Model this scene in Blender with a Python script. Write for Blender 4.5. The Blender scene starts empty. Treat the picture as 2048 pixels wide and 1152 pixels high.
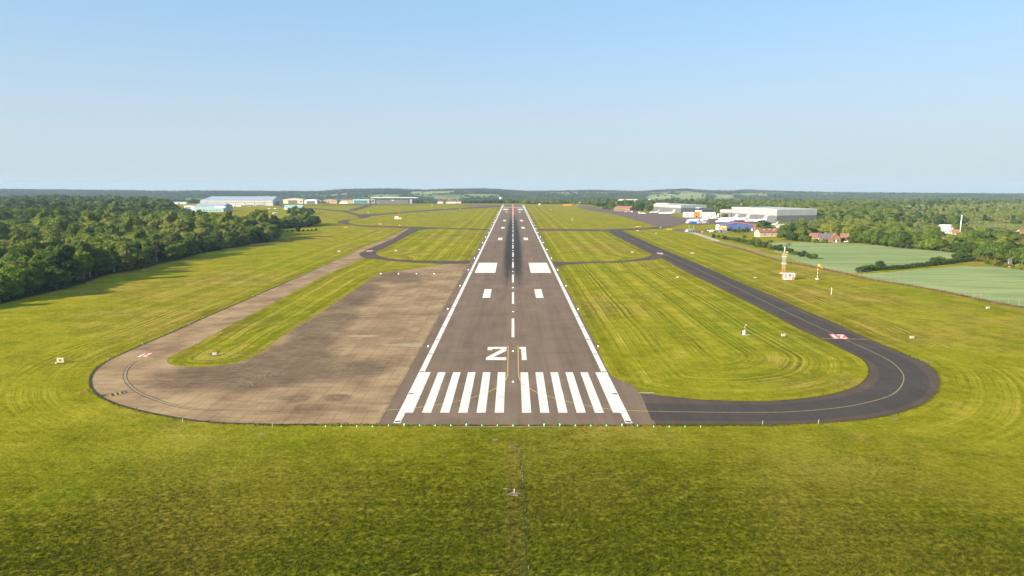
import bpy, bmesh, math, random
import numpy as np
from mathutils import Vector, Matrix
from mathutils.geometry import tessellate_polygon

R = math.radians
S = bpy.context.scene
COL = S.collection

# ------------------------------------------------------------------ camera
CAM_H = 46.0
FPX = 1370.0                       # focal length in pixels of a 2048 px wide picture
PITCH = math.atan(205.0 / FPX)
YAW = math.atan(2.0 / FPX)
cam_data = bpy.data.cameras.new("camera")
cam_data.sensor_width = 36.0
cam_data.lens = 36.0 * FPX / 2048.0
cam_data.clip_start = 1.0
cam_data.clip_end = 60000.0
cam = bpy.data.objects.new("camera", cam_data)
COL.objects.link(cam)
cam.location = (0, 0, CAM_H)
cam.rotation_euler = (math.pi / 2 - PITCH, 0, YAW)
S.camera = cam

# ------------------------------------------------------------------ light
SUN_EL = 20.0
SUN_DIR = Vector((-0.83, -0.55, math.tan(R(SUN_EL)))).normalized()   # towards the sun
w = bpy.data.worlds.new("World")
S.world = w
w.use_nodes = True
wn = w.node_tree
for n in list(wn.nodes):
    wn.nodes.remove(n)
sky = wn.nodes.new("ShaderNodeTexSky")
sky.sky_type = 'NISHITA'
sky.sun_disc = False
sky.sun_elevation = R(SUN_EL)
sky.sun_rotation = math.atan2(SUN_DIR.x, SUN_DIR.y)
sky.altitude = 0.0
sky.air_density = 1.0
sky.dust_density = 0.0
sky.ozone_density = 4.0
bg = wn.nodes.new("ShaderNodeBackground")
bg.inputs["Strength"].default_value = 0.10
wo = wn.nodes.new("ShaderNodeOutputWorld")
# summer haze low in the sky: the clear-sky model is blended towards a pale grey blue at the horizon
wtc = wn.nodes.new("ShaderNodeTexCoord"); wsx = wn.nodes.new("ShaderNodeSeparateXYZ")
wn.links.new(wtc.outputs["Generated"], wsx.inputs[0])
wmr = wn.nodes.new("ShaderNodeMapRange"); wmr.interpolation_type = 'SMOOTHSTEP'
for i_, v_ in ((1, -0.02), (2, 0.26), (3, 0.97), (4, 0.0)): wmr.inputs[i_].default_value = v_
wn.links.new(wsx.outputs[2], wmr.inputs[0])
wmx = wn.nodes.new("ShaderNodeMix"); wmx.data_type = 'RGBA'
wev = wn.nodes.new("ShaderNodeMix"); wev.data_type = 'RGBA'; wev.inputs[0].default_value = 0.72
wev.inputs[7].default_value = (1.84, 2.88, 3.92, 1)
wn.links.new(sky.outputs[0], wev.inputs[6])
wn.links.new(wmr.outputs[0], wmx.inputs[0]); wn.links.new(wev.outputs[2], wmx.inputs[6])
wmx.inputs[7].default_value = (2.78, 3.14, 3.38, 1)
wn.links.new(wmx.outputs[2], bg.inputs["Color"])
wn.links.new(bg.outputs[0], wo.inputs["Surface"])

sd = bpy.data.lights.new("sun", 'SUN')
sd.energy = 5.0
sd.angle = R(0.5)
sd.color = (1.0, 0.86, 0.64)
sun = bpy.data.objects.new("sun", sd)
COL.objects.link(sun)
sun.rotation_euler = (-SUN_DIR).to_track_quat('-Z', 'Y').to_euler()

S.view_settings.view_transform = 'Standard'
S.view_settings.look = 'None'
S.view_settings.gamma = 1.0
S.view_settings.use_curve_mapping = False
S.view_settings.exposure = 1.15
S.cycles.use_denoising = True
S.cycles.denoiser = 'OPENIMAGEDENOISE'
S.cycles.denoising_input_passes = 'RGB_ALBEDO_NORMAL'
S.cycles.denoising_prefilter = 'ACCURATE'
S.cycles.max_bounces = 4
S.cycles.diffuse_bounces = 2
S.cycles.glossy_bounces = 2
S.cycles.transmission_bounces = 2
S.cycles.transparent_max_bounces = 6
S.cycles.volume_bounces = 0
S.cycles.caustics_reflective = False
S.cycles.caustics_refractive = False

# ------------------------------------------------------------------ helpers
rnd = random.Random(11)
_cp, _sp = math.cos(PITCH), math.sin(PITCH)
_cy, _sy = math.cos(YAW), math.sin(YAW)


def P(px, py, z=0.0):
    """Place on level ground at height z that the surveyed sight line (px, py) meets."""
    a = px - 1024.0
    b = 576.0 - py
    # camera frame: right, up, forward
    fy = FPX * _cp + b * _sp
    fz = -FPX * _sp + b * _cp
    dx = a * _cy - fy * _sy
    dy = a * _sy + fy * _cy
    t = (z - CAM_H) / fz
    return Vector((dx * t, dy * t, z))


def SC(py):
    return (py - 371.0) * 0.0215       # pixels per metre on the ground at picture row py


def tag(o, label=None, cat=None, group=None, kind=None):
    if label: o["label"] = label
    if cat: o["category"] = cat
    if group: o["group"] = group
    if kind: o["kind"] = kind
    return o


def link(o, parent=None):
    COL.objects.link(o)
    if parent is not None:
        o.parent = parent
    return o


def empty(name, loc=(0, 0, 0), rz=0.0, label=None, cat=None, group=None):
    o = bpy.data.objects.new(name, None)
    o.empty_display_size = 0.5
    o.location = loc
    o.rotation_euler = (0, 0, rz)
    link(o)
    return tag(o, label, cat, group)


def copy_tree(o, parent=None):
    c = o.copy()
    COL.objects.link(c)
    c.parent = parent
    for ch in o.children:
        copy_tree(ch, c)
    return c


class MB:
    """collects shapes into one mesh"""
    def __init__(self):
        self.v = []
        self.f = []

    def add(self, vs, fs):
        k = len(self.v)
        self.v.extend([tuple(p) for p in vs])
        self.f.extend([tuple(i + k for i in f) for f in fs])
        return self

    def box(self, x0, x1, y0, y1, z0, z1):
        vs = [(x0, y0, z0), (x1, y0, z0), (x1, y1, z0), (x0, y1, z0),
              (x0, y0, z1), (x1, y0, z1), (x1, y1, z1), (x0, y1, z1)]
        return self.add(vs, [(0, 3, 2, 1), (4, 5, 6, 7), (0, 1, 5, 4), (1, 2, 6, 5), (2, 3, 7, 6), (3, 0, 4, 7)])

    def tube(self, a, b, r0, r1=None, n=8, caps=True):
        a = Vector(a); b = Vector(b)
        r1 = r0 if r1 is None else r1
        d = (b - a)
        q = d.to_track_quat('Z', 'Y')
        vs = []
        for (c, r) in ((a, r0), (b, r1)):
            for i in range(n):
                t = 2 * math.pi * i / n
                vs.append(c + q @ Vector((math.cos(t) * r, math.sin(t) * r, 0)))
        fs = [(i, (i + 1) % n, n + (i + 1) % n, n + i) for i in range(n)]
        if caps:
            fs += [tuple(range(n - 1, -1, -1)), tuple(range(n, 2 * n))]
        return self.add(vs, fs)

    def path(self, pts, radii, n=8):
        """tapered tube through pts"""
        vs = []; fs = []
        m = len(pts)
        for j, p in enumerate(pts):
            p = Vector(p)
            d = Vector(pts[min(j + 1, m - 1)]) - Vector(pts[max(j - 1, 0)])
            q = d.to_track_quat('Z', 'Y')
            for i in range(n):
                t = 2 * math.pi * i / n
                vs.append(p + q @ Vector((math.cos(t) * radii[j], math.sin(t) * radii[j], 0)))
        for j in range(m - 1):
            for i in range(n):
                fs.append((j * n + i, j * n + (i + 1) % n, (j + 1) * n + (i + 1) % n, (j + 1) * n + i))
        fs += [tuple(range(n - 1, -1, -1)), tuple(range((m - 1) * n, m * n))]
        return self.add(vs, fs)

    def lathe_x(self, prof, n=14, sy=1.0, sz=1.0):
        """prof: (x, radius, zc)"""
        vs = []; fs = []
        for (x, r, zc) in prof:
            for i in range(n):
                t = 2 * math.pi * i / n
                vs.append((x, math.cos(t) * r * sy, zc + math.sin(t) * r * sz))
        m = len(prof)
        for j in range(m - 1):
            for i in range(n):
                fs.append((j * n + i, (j + 1) * n + i, (j + 1) * n + (i + 1) % n, j * n + (i + 1) % n))
        fs += [tuple(range(n)), tuple(range(m * n - 1, (m - 1) * n - 1, -1))]
        return self.add(vs, fs)

    def lathe_z(self, prof, n=16, c=(0, 0)):
        vs = []; fs = []
        for (z, r) in prof:
            for i in range(n):
                t = 2 * math.pi * i / n
                vs.append((c[0] + math.cos(t) * r, c[1] + math.sin(t) * r, z))
        m = len(prof)
        for j in range(m - 1):
            for i in range(n):
                fs.append((j * n + i, j * n + (i + 1) % n, (j + 1) * n + (i + 1) % n, (j + 1) * n + i))
        fs += [tuple(range(n - 1, -1, -1)), tuple(range((m - 1) * n, m * n))]
        return self.add(vs, fs)

    def slab(self, pts, d):
        """convex outline pts (3-D) given thickness vector d"""
        n = len(pts)
        d = Vector(d)
        vs = [Vector(p) for p in pts] + [Vector(p) + d for p in pts]
        fs = [tuple(range(n - 1, -1, -1)), tuple(range(n, 2 * n))]
        fs += [(i, (i + 1) % n, n + (i + 1) % n, n + i) for i in range(n)]
        return self.add(vs, fs)

    def build(self, name, mat, parent=None, smooth=False):
        me = bpy.data.meshes.new(name)
        me.from_pydata(self.v, [], self.f)
        me.update()
        bm = bmesh.new(); bm.from_mesh(me)
        bmesh.ops.recalc_face_normals(bm, faces=bm.faces)
        bm.to_mesh(me); bm.free()
        if smooth:
            for p in me.polygons: p.use_smooth = True
        if mat is not None:
            for m in (mat if isinstance(mat, (list, tuple)) else [mat]):
                me.materials.append(m)
        o = bpy.data.objects.new(name, me)
        return link(o, parent)


# ------------------------------------------------------------------ materials
def mat_new(name):
    m = bpy.data.materials.new(name)
    m.use_nodes = True
    nt = m.node_tree
    for n in list(nt.nodes): nt.nodes.remove(n)
    out = nt.nodes.new("ShaderNodeOutputMaterial")
    pr = nt.nodes.new("ShaderNodeBsdfPrincipled")
    nt.links.new(pr.outputs[0], out.inputs[0])
    return m, nt, pr


class NT:
    """small node-graph writer"""
    def __init__(self, nt):
        self.nt = nt

    def node(self, t, **kw):
        n = self.nt.nodes.new(t)
        for k, v in kw.items(): setattr(n, k, v)
        return n

    def L(self, a, b): self.nt.links.new(a, b)

    def _set(self, sock, v):
        if isinstance(v, bpy.types.NodeSocket): self.L(v, sock)
        elif v is not None: sock.default_value = v

    def m(self, op, a, b=None, c=None, clamp=False):
        n = self.node("ShaderNodeMath", operation=op); n.use_clamp = clamp
        self._set(n.inputs[0], a)
        if b is not None: self._set(n.inputs[1], b)
        if c is not None: self._set(n.inputs[2], c)
        return n.outputs[0]

    def ss(self, x, a, b):
        """smoothstep of x from a to b (a may exceed b)"""
        n = self.node("ShaderNodeMapRange", interpolation_type='SMOOTHSTEP')
        self._set(n.inputs[0], x)
        if a <= b:
            n.inputs[1].default_value = a; n.inputs[2].default_value = b
            n.inputs[3].default_value = 0; n.inputs[4].default_value = 1
        else:
            n.inputs[1].default_value = b; n.inputs[2].default_value = a
            n.inputs[3].default_value = 1; n.inputs[4].default_value = 0
        return n.outputs[0]

    def pos(self):
        return self.node("ShaderNodeNewGeometry").outputs["Position"]

    def xyz(self, v):
        n = self.node("ShaderNodeSeparateXYZ"); self.L(v, n.inputs[0]); return n.outputs

    def vec(self, x=0.0, y=0.0, z=0.0):
        n = self.node("ShaderNodeCombineXYZ")
        self._set(n.inputs[0], x); self._set(n.inputs[1], y); self._set(n.inputs[2], z)
        return n.outputs[0]

    def noise(self, vec=None, scale=1.0, detail=2.0, rough=0.5, w=None, dist=0.0, out=0):
        n = self.node("ShaderNodeTexNoise")
        if w is not None:
            n.noise_dimensions = '1D'; self._set(n.inputs["W"], w)
        elif vec is not None:
            self.L(vec, n.inputs["Vector"])
        n.inputs["Scale"].default_value = scale
        n.inputs["Detail"].default_value = detail
        n.inputs["Roughness"].default_value = rough
        n.inputs["Distortion"].default_value = dist
        return n.outputs[out]

    def mix(self, f, a, b, blend='MIX'):
        n = self.node("ShaderNodeMix", data_type='RGBA', blend_type=blend)
        self._set(n.inputs[0], f)
        for s, v in ((n.inputs[6], a), (n.inputs[7], b)):
            if isinstance(v, tuple) and len(v) == 3: v = (*v, 1.0)
            self._set(s, v)
        return n.outputs[2]

    def ramp(self, f, stops):
        n = self.node("ShaderNodeValToRGB")
        self.L(f, n.inputs[0])
        e = n.color_ramp.elements
        while len(e) < len(stops): e.new(0.5)
        for i, (p, c) in enumerate(stops):
            e[i].position = p; e[i].color = (*c, 1.0)
        return n.outputs[0]

    def bump(self, h, strength, dist, pr):
        n = self.node("ShaderNodeBump")
        n.inputs["Strength"].default_value = strength
        n.inputs["Distance"].default_value = dist
        self.L(h, n.inputs["Height"])
        self.L(n.outputs[0], pr.inputs["Normal"])


def simple(name, col, rough=0.6, metal=0.0, var=0.12, scale=0.6, emit=None, estr=0.0):
    m, nt, pr = mat_new(name)
    g = NT(nt)
    nz = g.noise(g.pos(), scale, 4.0, 0.6)
    lo = tuple(c * (1 - var) for c in col); hi = tuple(min(1.0, c * (1 + var)) for c in col)
    g.L(g.ramp(nz, [(0.3, lo), (0.7, hi)]), pr.inputs["Base Color"])
    pr.inputs["Roughness"].default_value = rough
    pr.inputs["Metallic"].default_value = metal
    pr.inputs["Specular IOR Level"].default_value = 0.3
    if emit:
        pr.inputs["Emission Color"].default_value = (*emit, 1)
        pr.inputs["Emission Strength"].default_value = estr
    return m


def ribbed(name, col, pitch=1.2, depth=0.25, axis='U', rough=0.45, var=0.06):
    """profiled sheet cladding: fine vertical ribs along the wall"""
    m, nt, pr = mat_new(name)
    g = NT(nt)
    o = g.xyz(g.node("ShaderNodeTexCoord").outputs["Object"])
    s = g.m('ADD', o[0], o[1])
    rib = g.m('SINE', g.m('MULTIPLY', s, 2 * math.pi / pitch))
    panel = g.noise(w=g.m('FLOOR', g.m('DIVIDE', s, pitch * 5)), scale=7.3, detail=0)
    st = g.noise(g.vec(g.m('MULTIPLY', s, 0.6), 0.0, g.m('MULTIPLY', o[2], 0.08)), 1.0, 4)
    f = g.m('ADD', g.m('MULTIPLY', rib, depth * 0.4), g.m('ADD', g.m('MULTIPLY', panel, 0.6), g.m('MULTIPLY', st, 0.7)))
    lo = tuple(c * (1 - var * 2.5) for c in col); hi = tuple(min(1.0, c * (1 + var)) for c in col)
    g.L(g.ramp(g.m('MULTIPLY', f, 0.8), [(0.2, lo), (0.75, hi)]), pr.inputs["Base Color"])
    pr.inputs["Roughness"].default_value = rough
    pr.inputs["Specular IOR Level"].default_value = 0.35
    return m


M = {}
def worn_paint(name, col, under, wear):
    m, nt, pr = mat_new(name)
    g = NT(nt); p = g.pos(); x, y, z = g.xyz(p)
    n1 = g.noise(p, 1.1, 5, 0.75); n2 = g.noise(p, 7.0, 3, 0.7); n3 = g.noise(g.vec(g.m('MULTIPLY', x, 2.2), g.m('MULTIPLY', y, 0.12), 0.0), 1.0, 3)
    f = g.m('ADD', g.m('MULTIPLY', n1, 0.5), g.m('ADD', g.m('MULTIPLY', n2, 0.25), g.m('MULTIPLY', n3, 0.30)))
    dirt = g.mix(g.ss(n1, 0.35, 0.75), col, tuple(c * 0.80 for c in col))
    g.L(g.mix(g.m('MULTIPLY', g.ss(f, 0.60 - wear * 0.1, 0.70), wear), dirt, under), pr.inputs["Base Color"])
    pr.inputs["Roughness"].default_value = 0.75; pr.inputs["Specular IOR Level"].default_value = 0.2
    return m


M['white_paint'] = worn_paint("white_paint", (0.82, 0.77, 0.70), (0.34, 0.28, 0.22), 0.85)
M['yellow_paint'] = worn_paint("yellow_paint", (0.55, 0.39, 0.07), (0.20, 0.16, 0.11), 0.7)
M['faded_yellow'] = worn_paint("faded_yellow", (0.36, 0.27, 0.13), (0.12, 0.10, 0.085), 0.95)
M['black_paint'] = simple("black_paint", (0.052, 0.048, 0.044), 0.8, var=0.2)
M['red_paint'] = simple("red_paint", (0.58, 0.13, 0.08), 0.7, var=0.2, scale=1.5)
M['red'] = simple("red", (0.55, 0.09, 0.04), 0.5)
M['orange'] = simple("orange", (0.75, 0.24, 0.04), 0.5)
M['yellow'] = simple("yellow", (0.80, 0.52, 0.02), 0.5)
M['white'] = simple("white", (0.80, 0.80, 0.78), 0.4, var=0.05)
M['offwhite'] = simple("offwhite", (0.50, 0.48, 0.41), 0.6)
M['cream'] = simple("cream", (0.55, 0.48, 0.36), 0.7)
M['glass'] = simple("glass", (0.03, 0.045, 0.06), 0.12, var=0.2)
M['dark'] = simple("dark", (0.04, 0.045, 0.05), 0.5)
M['metal'] = simple("metal", (0.45, 0.46, 0.46), 0.4, 0.5)
M['post'] = simple("post", (0.24, 0.24, 0.22), 0.6)
M['wire'] = simple("wire", (0.22, 0.22, 0.20), 0.6)
M['rubber'] = simple("rubber", (0.02, 0.02, 0.02), 0.8)
M['jet'] = simple("jet_white", (0.82, 0.82, 0.82), 0.25, var=0.03)
M['jet_grey'] = simple("jet_grey", (0.40, 0.42, 0.45), 0.35)
M['jet_blue'] = simple("jet_blue", (0.02, 0.13, 0.42), 0.3)
M['brick'] = simple("brick", (0.235, 0.145, 0.095), 0.8, var=0.25, scale=1.2)
M['sand_wall'] = simple("sand_wall", (0.42, 0.32, 0.22), 0.8, var=0.2)
M['tile'] = simple("tile", (0.26, 0.13, 0.085), 0.8, var=0.3, scale=1.0)
M['tile_red'] = simple("tile_red", (0.27, 0.125, 0.082), 0.8, var=0.25, scale=1.0)
M['slate'] = simple("slate", (0.13, 0.12, 0.13), 0.7, var=0.3)
M['stone'] = simple("stone", (0.55, 0.45, 0.33), 0.85, var=0.25, scale=0.8)
M['grey_clad'] = ribbed("grey_cladding", (0.142, 0.142, 0.155), 1.0, 0.2)
M['pale_clad'] = ribbed("pale_cladding", (0.345, 0.355, 0.36), 1.2, 0.25)
M['white_clad'] = ribbed("white_cladding", (0.46, 0.46, 0.45), 1.4, 0.25)
M['teal_clad'] = ribbed("teal_cladding", (0.27, 0.42, 0.45), 1.4, 0.35)
M['teal_glass'] = ribbed("teal_glazing", (0.06, 0.22, 0.30), 3.0, 0.5, rough=0.2)
M['blue_clad'] = ribbed("blue_cladding", (0.075, 0.12, 0.30), 1.0, 0.3)
M['bluegrey_roof'] = ribbed("bluegrey_roof", (0.33, 0.38, 0.45), 1.6, 0.25)
M['pale_roof'] = ribbed("pale_roof", (0.48, 0.48, 0.49), 1.6, 0.2)
M['tan_roof'] = ribbed("tan_roof", (0.55, 0.50, 0.36), 1.6, 0.2)
M['green_van'] = simple("green_paint", (0.06, 0.20, 0.15), 0.4)
M['bark'] = simple("bark", (0.12, 0.095, 0.07), 0.9, var=0.3, scale=2.0)
M['pale_bark'] = simple("pale_bark", (0.34, 0.30, 0.24), 0.9, var=0.3, scale=2.0)
M['rust_weed'] = simple("rust_weed", (0.30, 0.165, 0.065), 0.95, var=0.5, scale=1.0)
M['seam'] = simple("seam", (0.035, 0.032, 0.030), 0.8, var=0.5, scale=0.3)
M['trench'] = simple("trench", (0.075, 0.062, 0.035), 0.95, var=0.5, scale=1.5)
M['chalk_soil'] = simple("chalk_soil", (0.27, 0.22, 0.12), 0.95, var=0.4, scale=4.0)
M['wheel_rut'] = simple("wheel_rut", (0.04, 0.075, 0.03), 0.9, var=0.2)
M['soil'] = simple("soil", (0.24, 0.19, 0.13), 0.95, var=0.3, scale=3.0)
M['chalk'] = simple("chalk", (0.48, 0.42, 0.30), 0.95, var=0.3, scale=2.0)
M['green_lamp'] = simple("green_lamp", (0.3, 0.9, 0.4), 0.3, emit=(0.10, 1.0, 0.30), estr=4.0)
M['white_lamp'] = simple("white_lamp", (0.9, 0.9, 0.85), 0.3, emit=(1.0, 0.93, 0.80), estr=4.0)
M['red_lamp'] = simple("red_lamp", (0.8, 0.1, 0.05), 0.3, emit=(1.0, 0.16, 0.10), estr=3.0)


def leaf_material(name, stuff, dim=1.0):
    m, nt, pr = mat_new(name)
    g = NT(nt)
    oi = g.node("ShaderNodeObjectInfo")
    rnd_ = oi.outputs["Random"]
    if stuff:
        big = g.noise(g.pos(), 0.0045, 3.0)
        q = g.xyz(g.pos())
        west = g.m('MULTIPLY', g.ss(q[0], 0, -60), g.m('SUBTRACT', g.m('MULTIPLY', g.ss(q[1], 780, 620), 0.30), 0.12))
        t = g.m('ADD', g.m('ADD', g.m('MULTIPLY', rnd_, 0.65), west), g.m('MULTIPLY', g.m('SUBTRACT', big, 0.4), 1.6))
        base = g.ramp(t, [(0.02, (0.050, 0.085, 0.022)), (0.28, (0.085, 0.135, 0.028)),
                          (0.52, (0.150, 0.205, 0.038)), (0.78, (0.220, 0.262, 0.048)), (1.0, (0.265, 0.270, 0.075))])
    else:
        base = g.mix(g.m('MULTIPLY', rnd_, 0.30), oi.outputs["Color"], (0.130, 0.180, 0.038))
    cl = g.noise(g.pos(), 0.55, 3.0, 0.65)
    hv = g.mix(g.ss(cl, 0.35, 0.68), (0.76 * dim, 0.78 * dim, 0.72 * dim), (1.24 * dim, 1.22 * dim, 1.06 * dim))
    col = g.mix(1.0, base, hv, 'MULTIPLY')
    g.L(col, pr.inputs["Base Color"])
    pr.inputs["Roughness"].default_value = 0.75
    pr.inputs["Specular IOR Level"].default_value = 0.02
    tr = g.node("ShaderNodeBsdfTranslucent")
    g.L(g.mix(1.0, col, (1.1, 1.2, 0.6), 'MULTIPLY'), tr.inputs["Color"])
    mx = g.node("ShaderNodeMixShader"); mx.inputs[0].default_value = 0.32
    g.L(pr.outputs[0], mx.inputs[1]); g.L(tr.outputs[0], mx.inputs[2])
    g.L(mx.outputs[0], [n for n in nt.nodes if n.type == 'OUTPUT_MATERIAL'][0].inputs[0])
    return m


M['leaf'] = leaf_material("leaf", False, 0.90)
M['leaf_mass'] = leaf_material("leaf_mass", True, 0.92)
M['leaf_far'] = leaf_material("leaf_far", True, 0.58)
M['scrub'] = simple("scrub", (0.175, 0.195, 0.055), 0.85, var=0.45, scale=0.06)
M['weed'] = simple("weed", (0.16, 0.10, 0.055), 0.9, var=0.5, scale=0.5)

# ------------------------------------------------------------------ ground outlines (surveyed)
L_OUTER = [(757, 849), (640, 849.5), (556, 850), (472, 848), (430, 846), (389, 842.5), (337, 834), (285, 824), (243, 813),
           (215, 803), (197, 793), (184, 781), (178.5, 768), (180, 752.5), (191, 738), (212, 722), (243, 707.7), (285, 689),
           (347.5, 663), (400, 639), (514.6, 589.8), (591, 556.4), (667.3, 522), (700.8, 507.5), (724.6, 495.3)]
L_INNER = [(717.8, 507), (722, 513), (730, 517), (724.6, 518), (648, 551.6), (568, 594.6), (466.8, 647), (410, 679.6), (364, 702.5), (340, 714),
           (333.5, 720), (335, 726), (345, 730.5), (362, 733), (385, 734), (426.7, 732.7), (462, 727.5), (483, 723), (501.7, 717),
           (529.8, 699.6), (571.9, 667), (629, 632.8), (686.4, 594.6), (734, 562), (761, 545.9), (780, 543.6), (827.5, 537.5),
           (879.6, 530.2), (900, 528), (937, 528)]
R_OUTER = [(1305, 850.5), (1380, 850.5), (1450, 850), (1537, 850.5), (1610, 848), (1680, 844), (1734, 839), (1780, 831), (1820, 820),
           (1852, 806), (1871, 791), (1881.5, 770), (1877, 748.3), (1866, 736), (1849, 725), (1790, 700), (1720, 670), (1669, 646),
           (1599.7, 617), (1523, 583), (1467.8, 560), (1440, 547), (1378.8, 520), (1343.7, 506), (1308.5, 491), (1273.4, 474.3),
           (1245, 462)]
R_INNER = [(1215, 462.8), (1231, 472.5), (1282, 498), (1303, 508.5), (1303, 510.3), (1299.7, 512), (1282, 516.5), (1255.8, 520),
           (1220.6, 522.3), (1138, 524), (1102.8, 523.5), (1100, 524), (1112, 534), (1132.7, 529.6), (1167.9, 527), (1238, 525.2), (1282, 521.7),
           (1308.5, 519), (1322, 516.5), (1335, 522.6), (1361, 538.4), (1440, 577), (1523, 618), (1592.8, 655.8), (1641.4, 678),
           (1690, 701), (1717, 714), (1731, 724), (1738.6, 739.3), (1734, 757.4), (1713, 774), (1680, 785), (1640, 793), (1582.7, 800),
           (1540, 802.5), (1492, 803.5), (1401, 800), (1340.6, 793.8), (1283, 787)]
APRON = [(1152.7, 412.6), (1168, 418.4), (1197, 423.7), (1214.8, 426), (1244, 433), (1279, 442.5), (1308.5, 451), (1315.6, 453.6),
         (1255.8, 457.6), (1247, 461), (1291, 458.7), (1326, 457), (1352, 452.3), (1365, 447.8), (1395, 449.5), (1440, 448), (1540, 448.5),
         (1540, 440), (1480, 434), (1430, 432), (1367, 436), (1345, 431), (1328, 427.5), (1290, 424.6), (1235, 421.3), (1205, 417), (1185, 412.5), (1160, 411.4)]


def PL(pts, z=0.0):
    return [P(x, y, z) for x, y in pts]


def arr(pts):
    return np.array([(p[0], p[1]) for p in pts])


# long edges the mower follows
def seglist(chain):
    a = arr(PL(chain)); return [(a[i], a[i + 1]) for i in range(len(a) - 1)]


mow_segs = seglist(L_OUTER[1:]) + seglist(L_INNER[3:-3]) + seglist(R_OUTER) + seglist(R_INNER[:4]) + seglist(R_INNER[19:])
mow_segs += [(np.array((24.3, 140.0)), np.array((24.3, 1650.0))), (np.array((-26.3, 372.0)), np.array((-26.3, 1650.0)))]
mow_segs += seglist([(751.8, 504.5), (767.6, 497), (798, 481.4), (822.3, 468), (840.5, 459.5)])
mow_segs += seglist([(724.6, 495.3), (773.7, 477.8), (816, 457)])
mow_segs += [(np.array((162.0, 700.0)), np.array((172.0, 350.0)))] * 0


def seg_dist(pts, segs):
    best = np.full(len(pts), 1e9)
    for a, b in segs:
        d = b - a
        t = np.clip(((pts - a) @ d) / max(1e-9, d @ d), 0, 1)
        q = a + t[:, None] * d
        best = np.minimum(best, np.hypot(*(pts - q).T))
    return best


def vnoise(x, y, s, seed=0):
    """smooth value noise on arrays"""
    x = np.asarray(x, float) / s + seed * 17.31; y = np.asarray(y, float) / s + seed * 7.77
    xi = np.floor(x); yi = np.floor(y); fx = x - xi; fy = y - yi
    fx = fx * fx * (3 - 2 * fx); fy = fy * fy * (3 - 2 * fy)

    def h(i, j):
        v = np.sin(i * 127.1 + j * 311.7 + seed * 74.7) * 43758.5453
        return v - np.floor(v)
    return (h(xi, yi) * (1 - fx) + h(xi + 1, yi) * fx) * (1 - fy) + (h(xi, yi + 1) * (1 - fx) + h(xi + 1, yi + 1) * fx) * fy


def sstep(x, a, b):
    t = np.clip((np.asarray(x, float) - a) / (b - a), 0, 1)
    return t * t * (3 - 2 * t)


SKY_X = [-1500, 0, 150, 300, 450, 640, 700, 780, 850, 900, 970, 1010, 1060, 1120, 1180, 1280, 1310, 1370, 1410, 1460, 1490, 1560, 1640, 1760, 1900, 2048, 3500]
SKY_Y = [378, 377, 378.5, 380, 380.5, 381.5, 377, 376, 378, 377, 376, 378, 381, 380.5, 379, 381.5, 379, 376.5, 379.5, 380, 378.5, 381, 383, 384.5, 385.5, 386.5, 388]


def H(x, y):
    """ground height: level airfield, valley beyond, rolling hills at the skyline"""
    x = np.asarray(x, float); y = np.asarray(y, float)
    down = sstep(y, 1720, 2700)
    lat = sstep(np.abs(x), 1500, 3200)
    v = -34 * np.maximum(down, lat * 0.5)
    px = 1026 + 1370 * x / np.maximum(y, 1500)
    crest = 46 - (np.interp(px, SKY_X, SKY_Y) - 371) * 5000 / 1370 - 12
    up = sstep(y, 2900, 5000)
    hills = up * (crest + 34) + up * (1 - up) * 4 * (14 * (vnoise(x, y, 900, 3) - 0.5) + 12 * (vnoise(x, y, 420, 5) - 0.5))
    mid = sstep(y, 2000, 2600) * (1 - up) * (20 * (vnoise(x, y, 800, 8) - 0.5))
    far = -sstep(y, 5100, 7500) * 60
    return v + hills + mid + far


# open fields on the far slopes: (px from, px to, y from, y to)
OPEN = [(1290, 1345, 3300, 4400), (1350, 1408, 3500, 4500), (745, 800, 3500, 4000), (815, 905, 3900, 4500), (930, 985, 2500, 3100), (1000, 1062, 2050, 2350), (1090, 1150, 4200, 4800),
        (1190, 1240, 4200, 4700), (1555, 1625, 2500, 3000), (1640, 1700, 2600, 3100), (1425, 1465, 3700, 4300), (1720, 1790, 2500, 2900), (1240, 1300, 2300, 2600), (560, 640, 3300, 3700),
        (870, 925, 3300, 3650), (1480, 1530, 3900, 4300), (200, 290, 3400, 3800), (1880, 1960, 2600, 3000), (1060, 1120, 2600, 2900)]


def open_mask(x, y):
    px = 1026 + 1370 * x / np.maximum(y, 1000)
    wob = (vnoise(x, y, 160, 21) - .5)
    m = np.zeros(np.shape(px))
    for a, b, c, d in OPEN:
        u = np.abs((px - (a + b) / 2) / ((b - a) / 2)) + wob * .5
        v = np.abs((y - (c + d) / 2) / ((d - c) / 2)) + wob * .5
        m = np.maximum(m, np.clip((1.05 - np.maximum(u, v)) * 8, 0, 1))
    return m


def in_poly(px, py, poly):
    poly = np.asarray(poly, float)
    inside = np.zeros(len(px), bool)
    n = len(poly)
    j = n - 1
    for i in range(n):
        xi, yi = poly[i]; xj, yj = poly[j]
        c = ((yi > py) != (yj > py)) & (px < (xj - xi) * (py - yi) / ((yj - yi) if yj != yi else 1e-9) + xi)
        inside ^= c
        j = i
    return inside


# woods (surveyed outlines, also used to tint the ground under them)
WOOD_L = arr(PL([(-420, 720), (-200, 656), (0, 609), (90, 588), (147, 574), (214, 551), (300, 534), (393, 509), (472, 495), (546, 482),
                 (536, 471), (516, 462), (560, 458), (624, 452.5), (630, 448.5), (600, 447.5), (560, 449), (505, 451), (470, 450), (440, 449), (380, 447.5), (366, 440),
                 (352, 427), (335, 416), (300, 408), (250, 403), (100, 400), (-420, 400)]))

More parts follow.
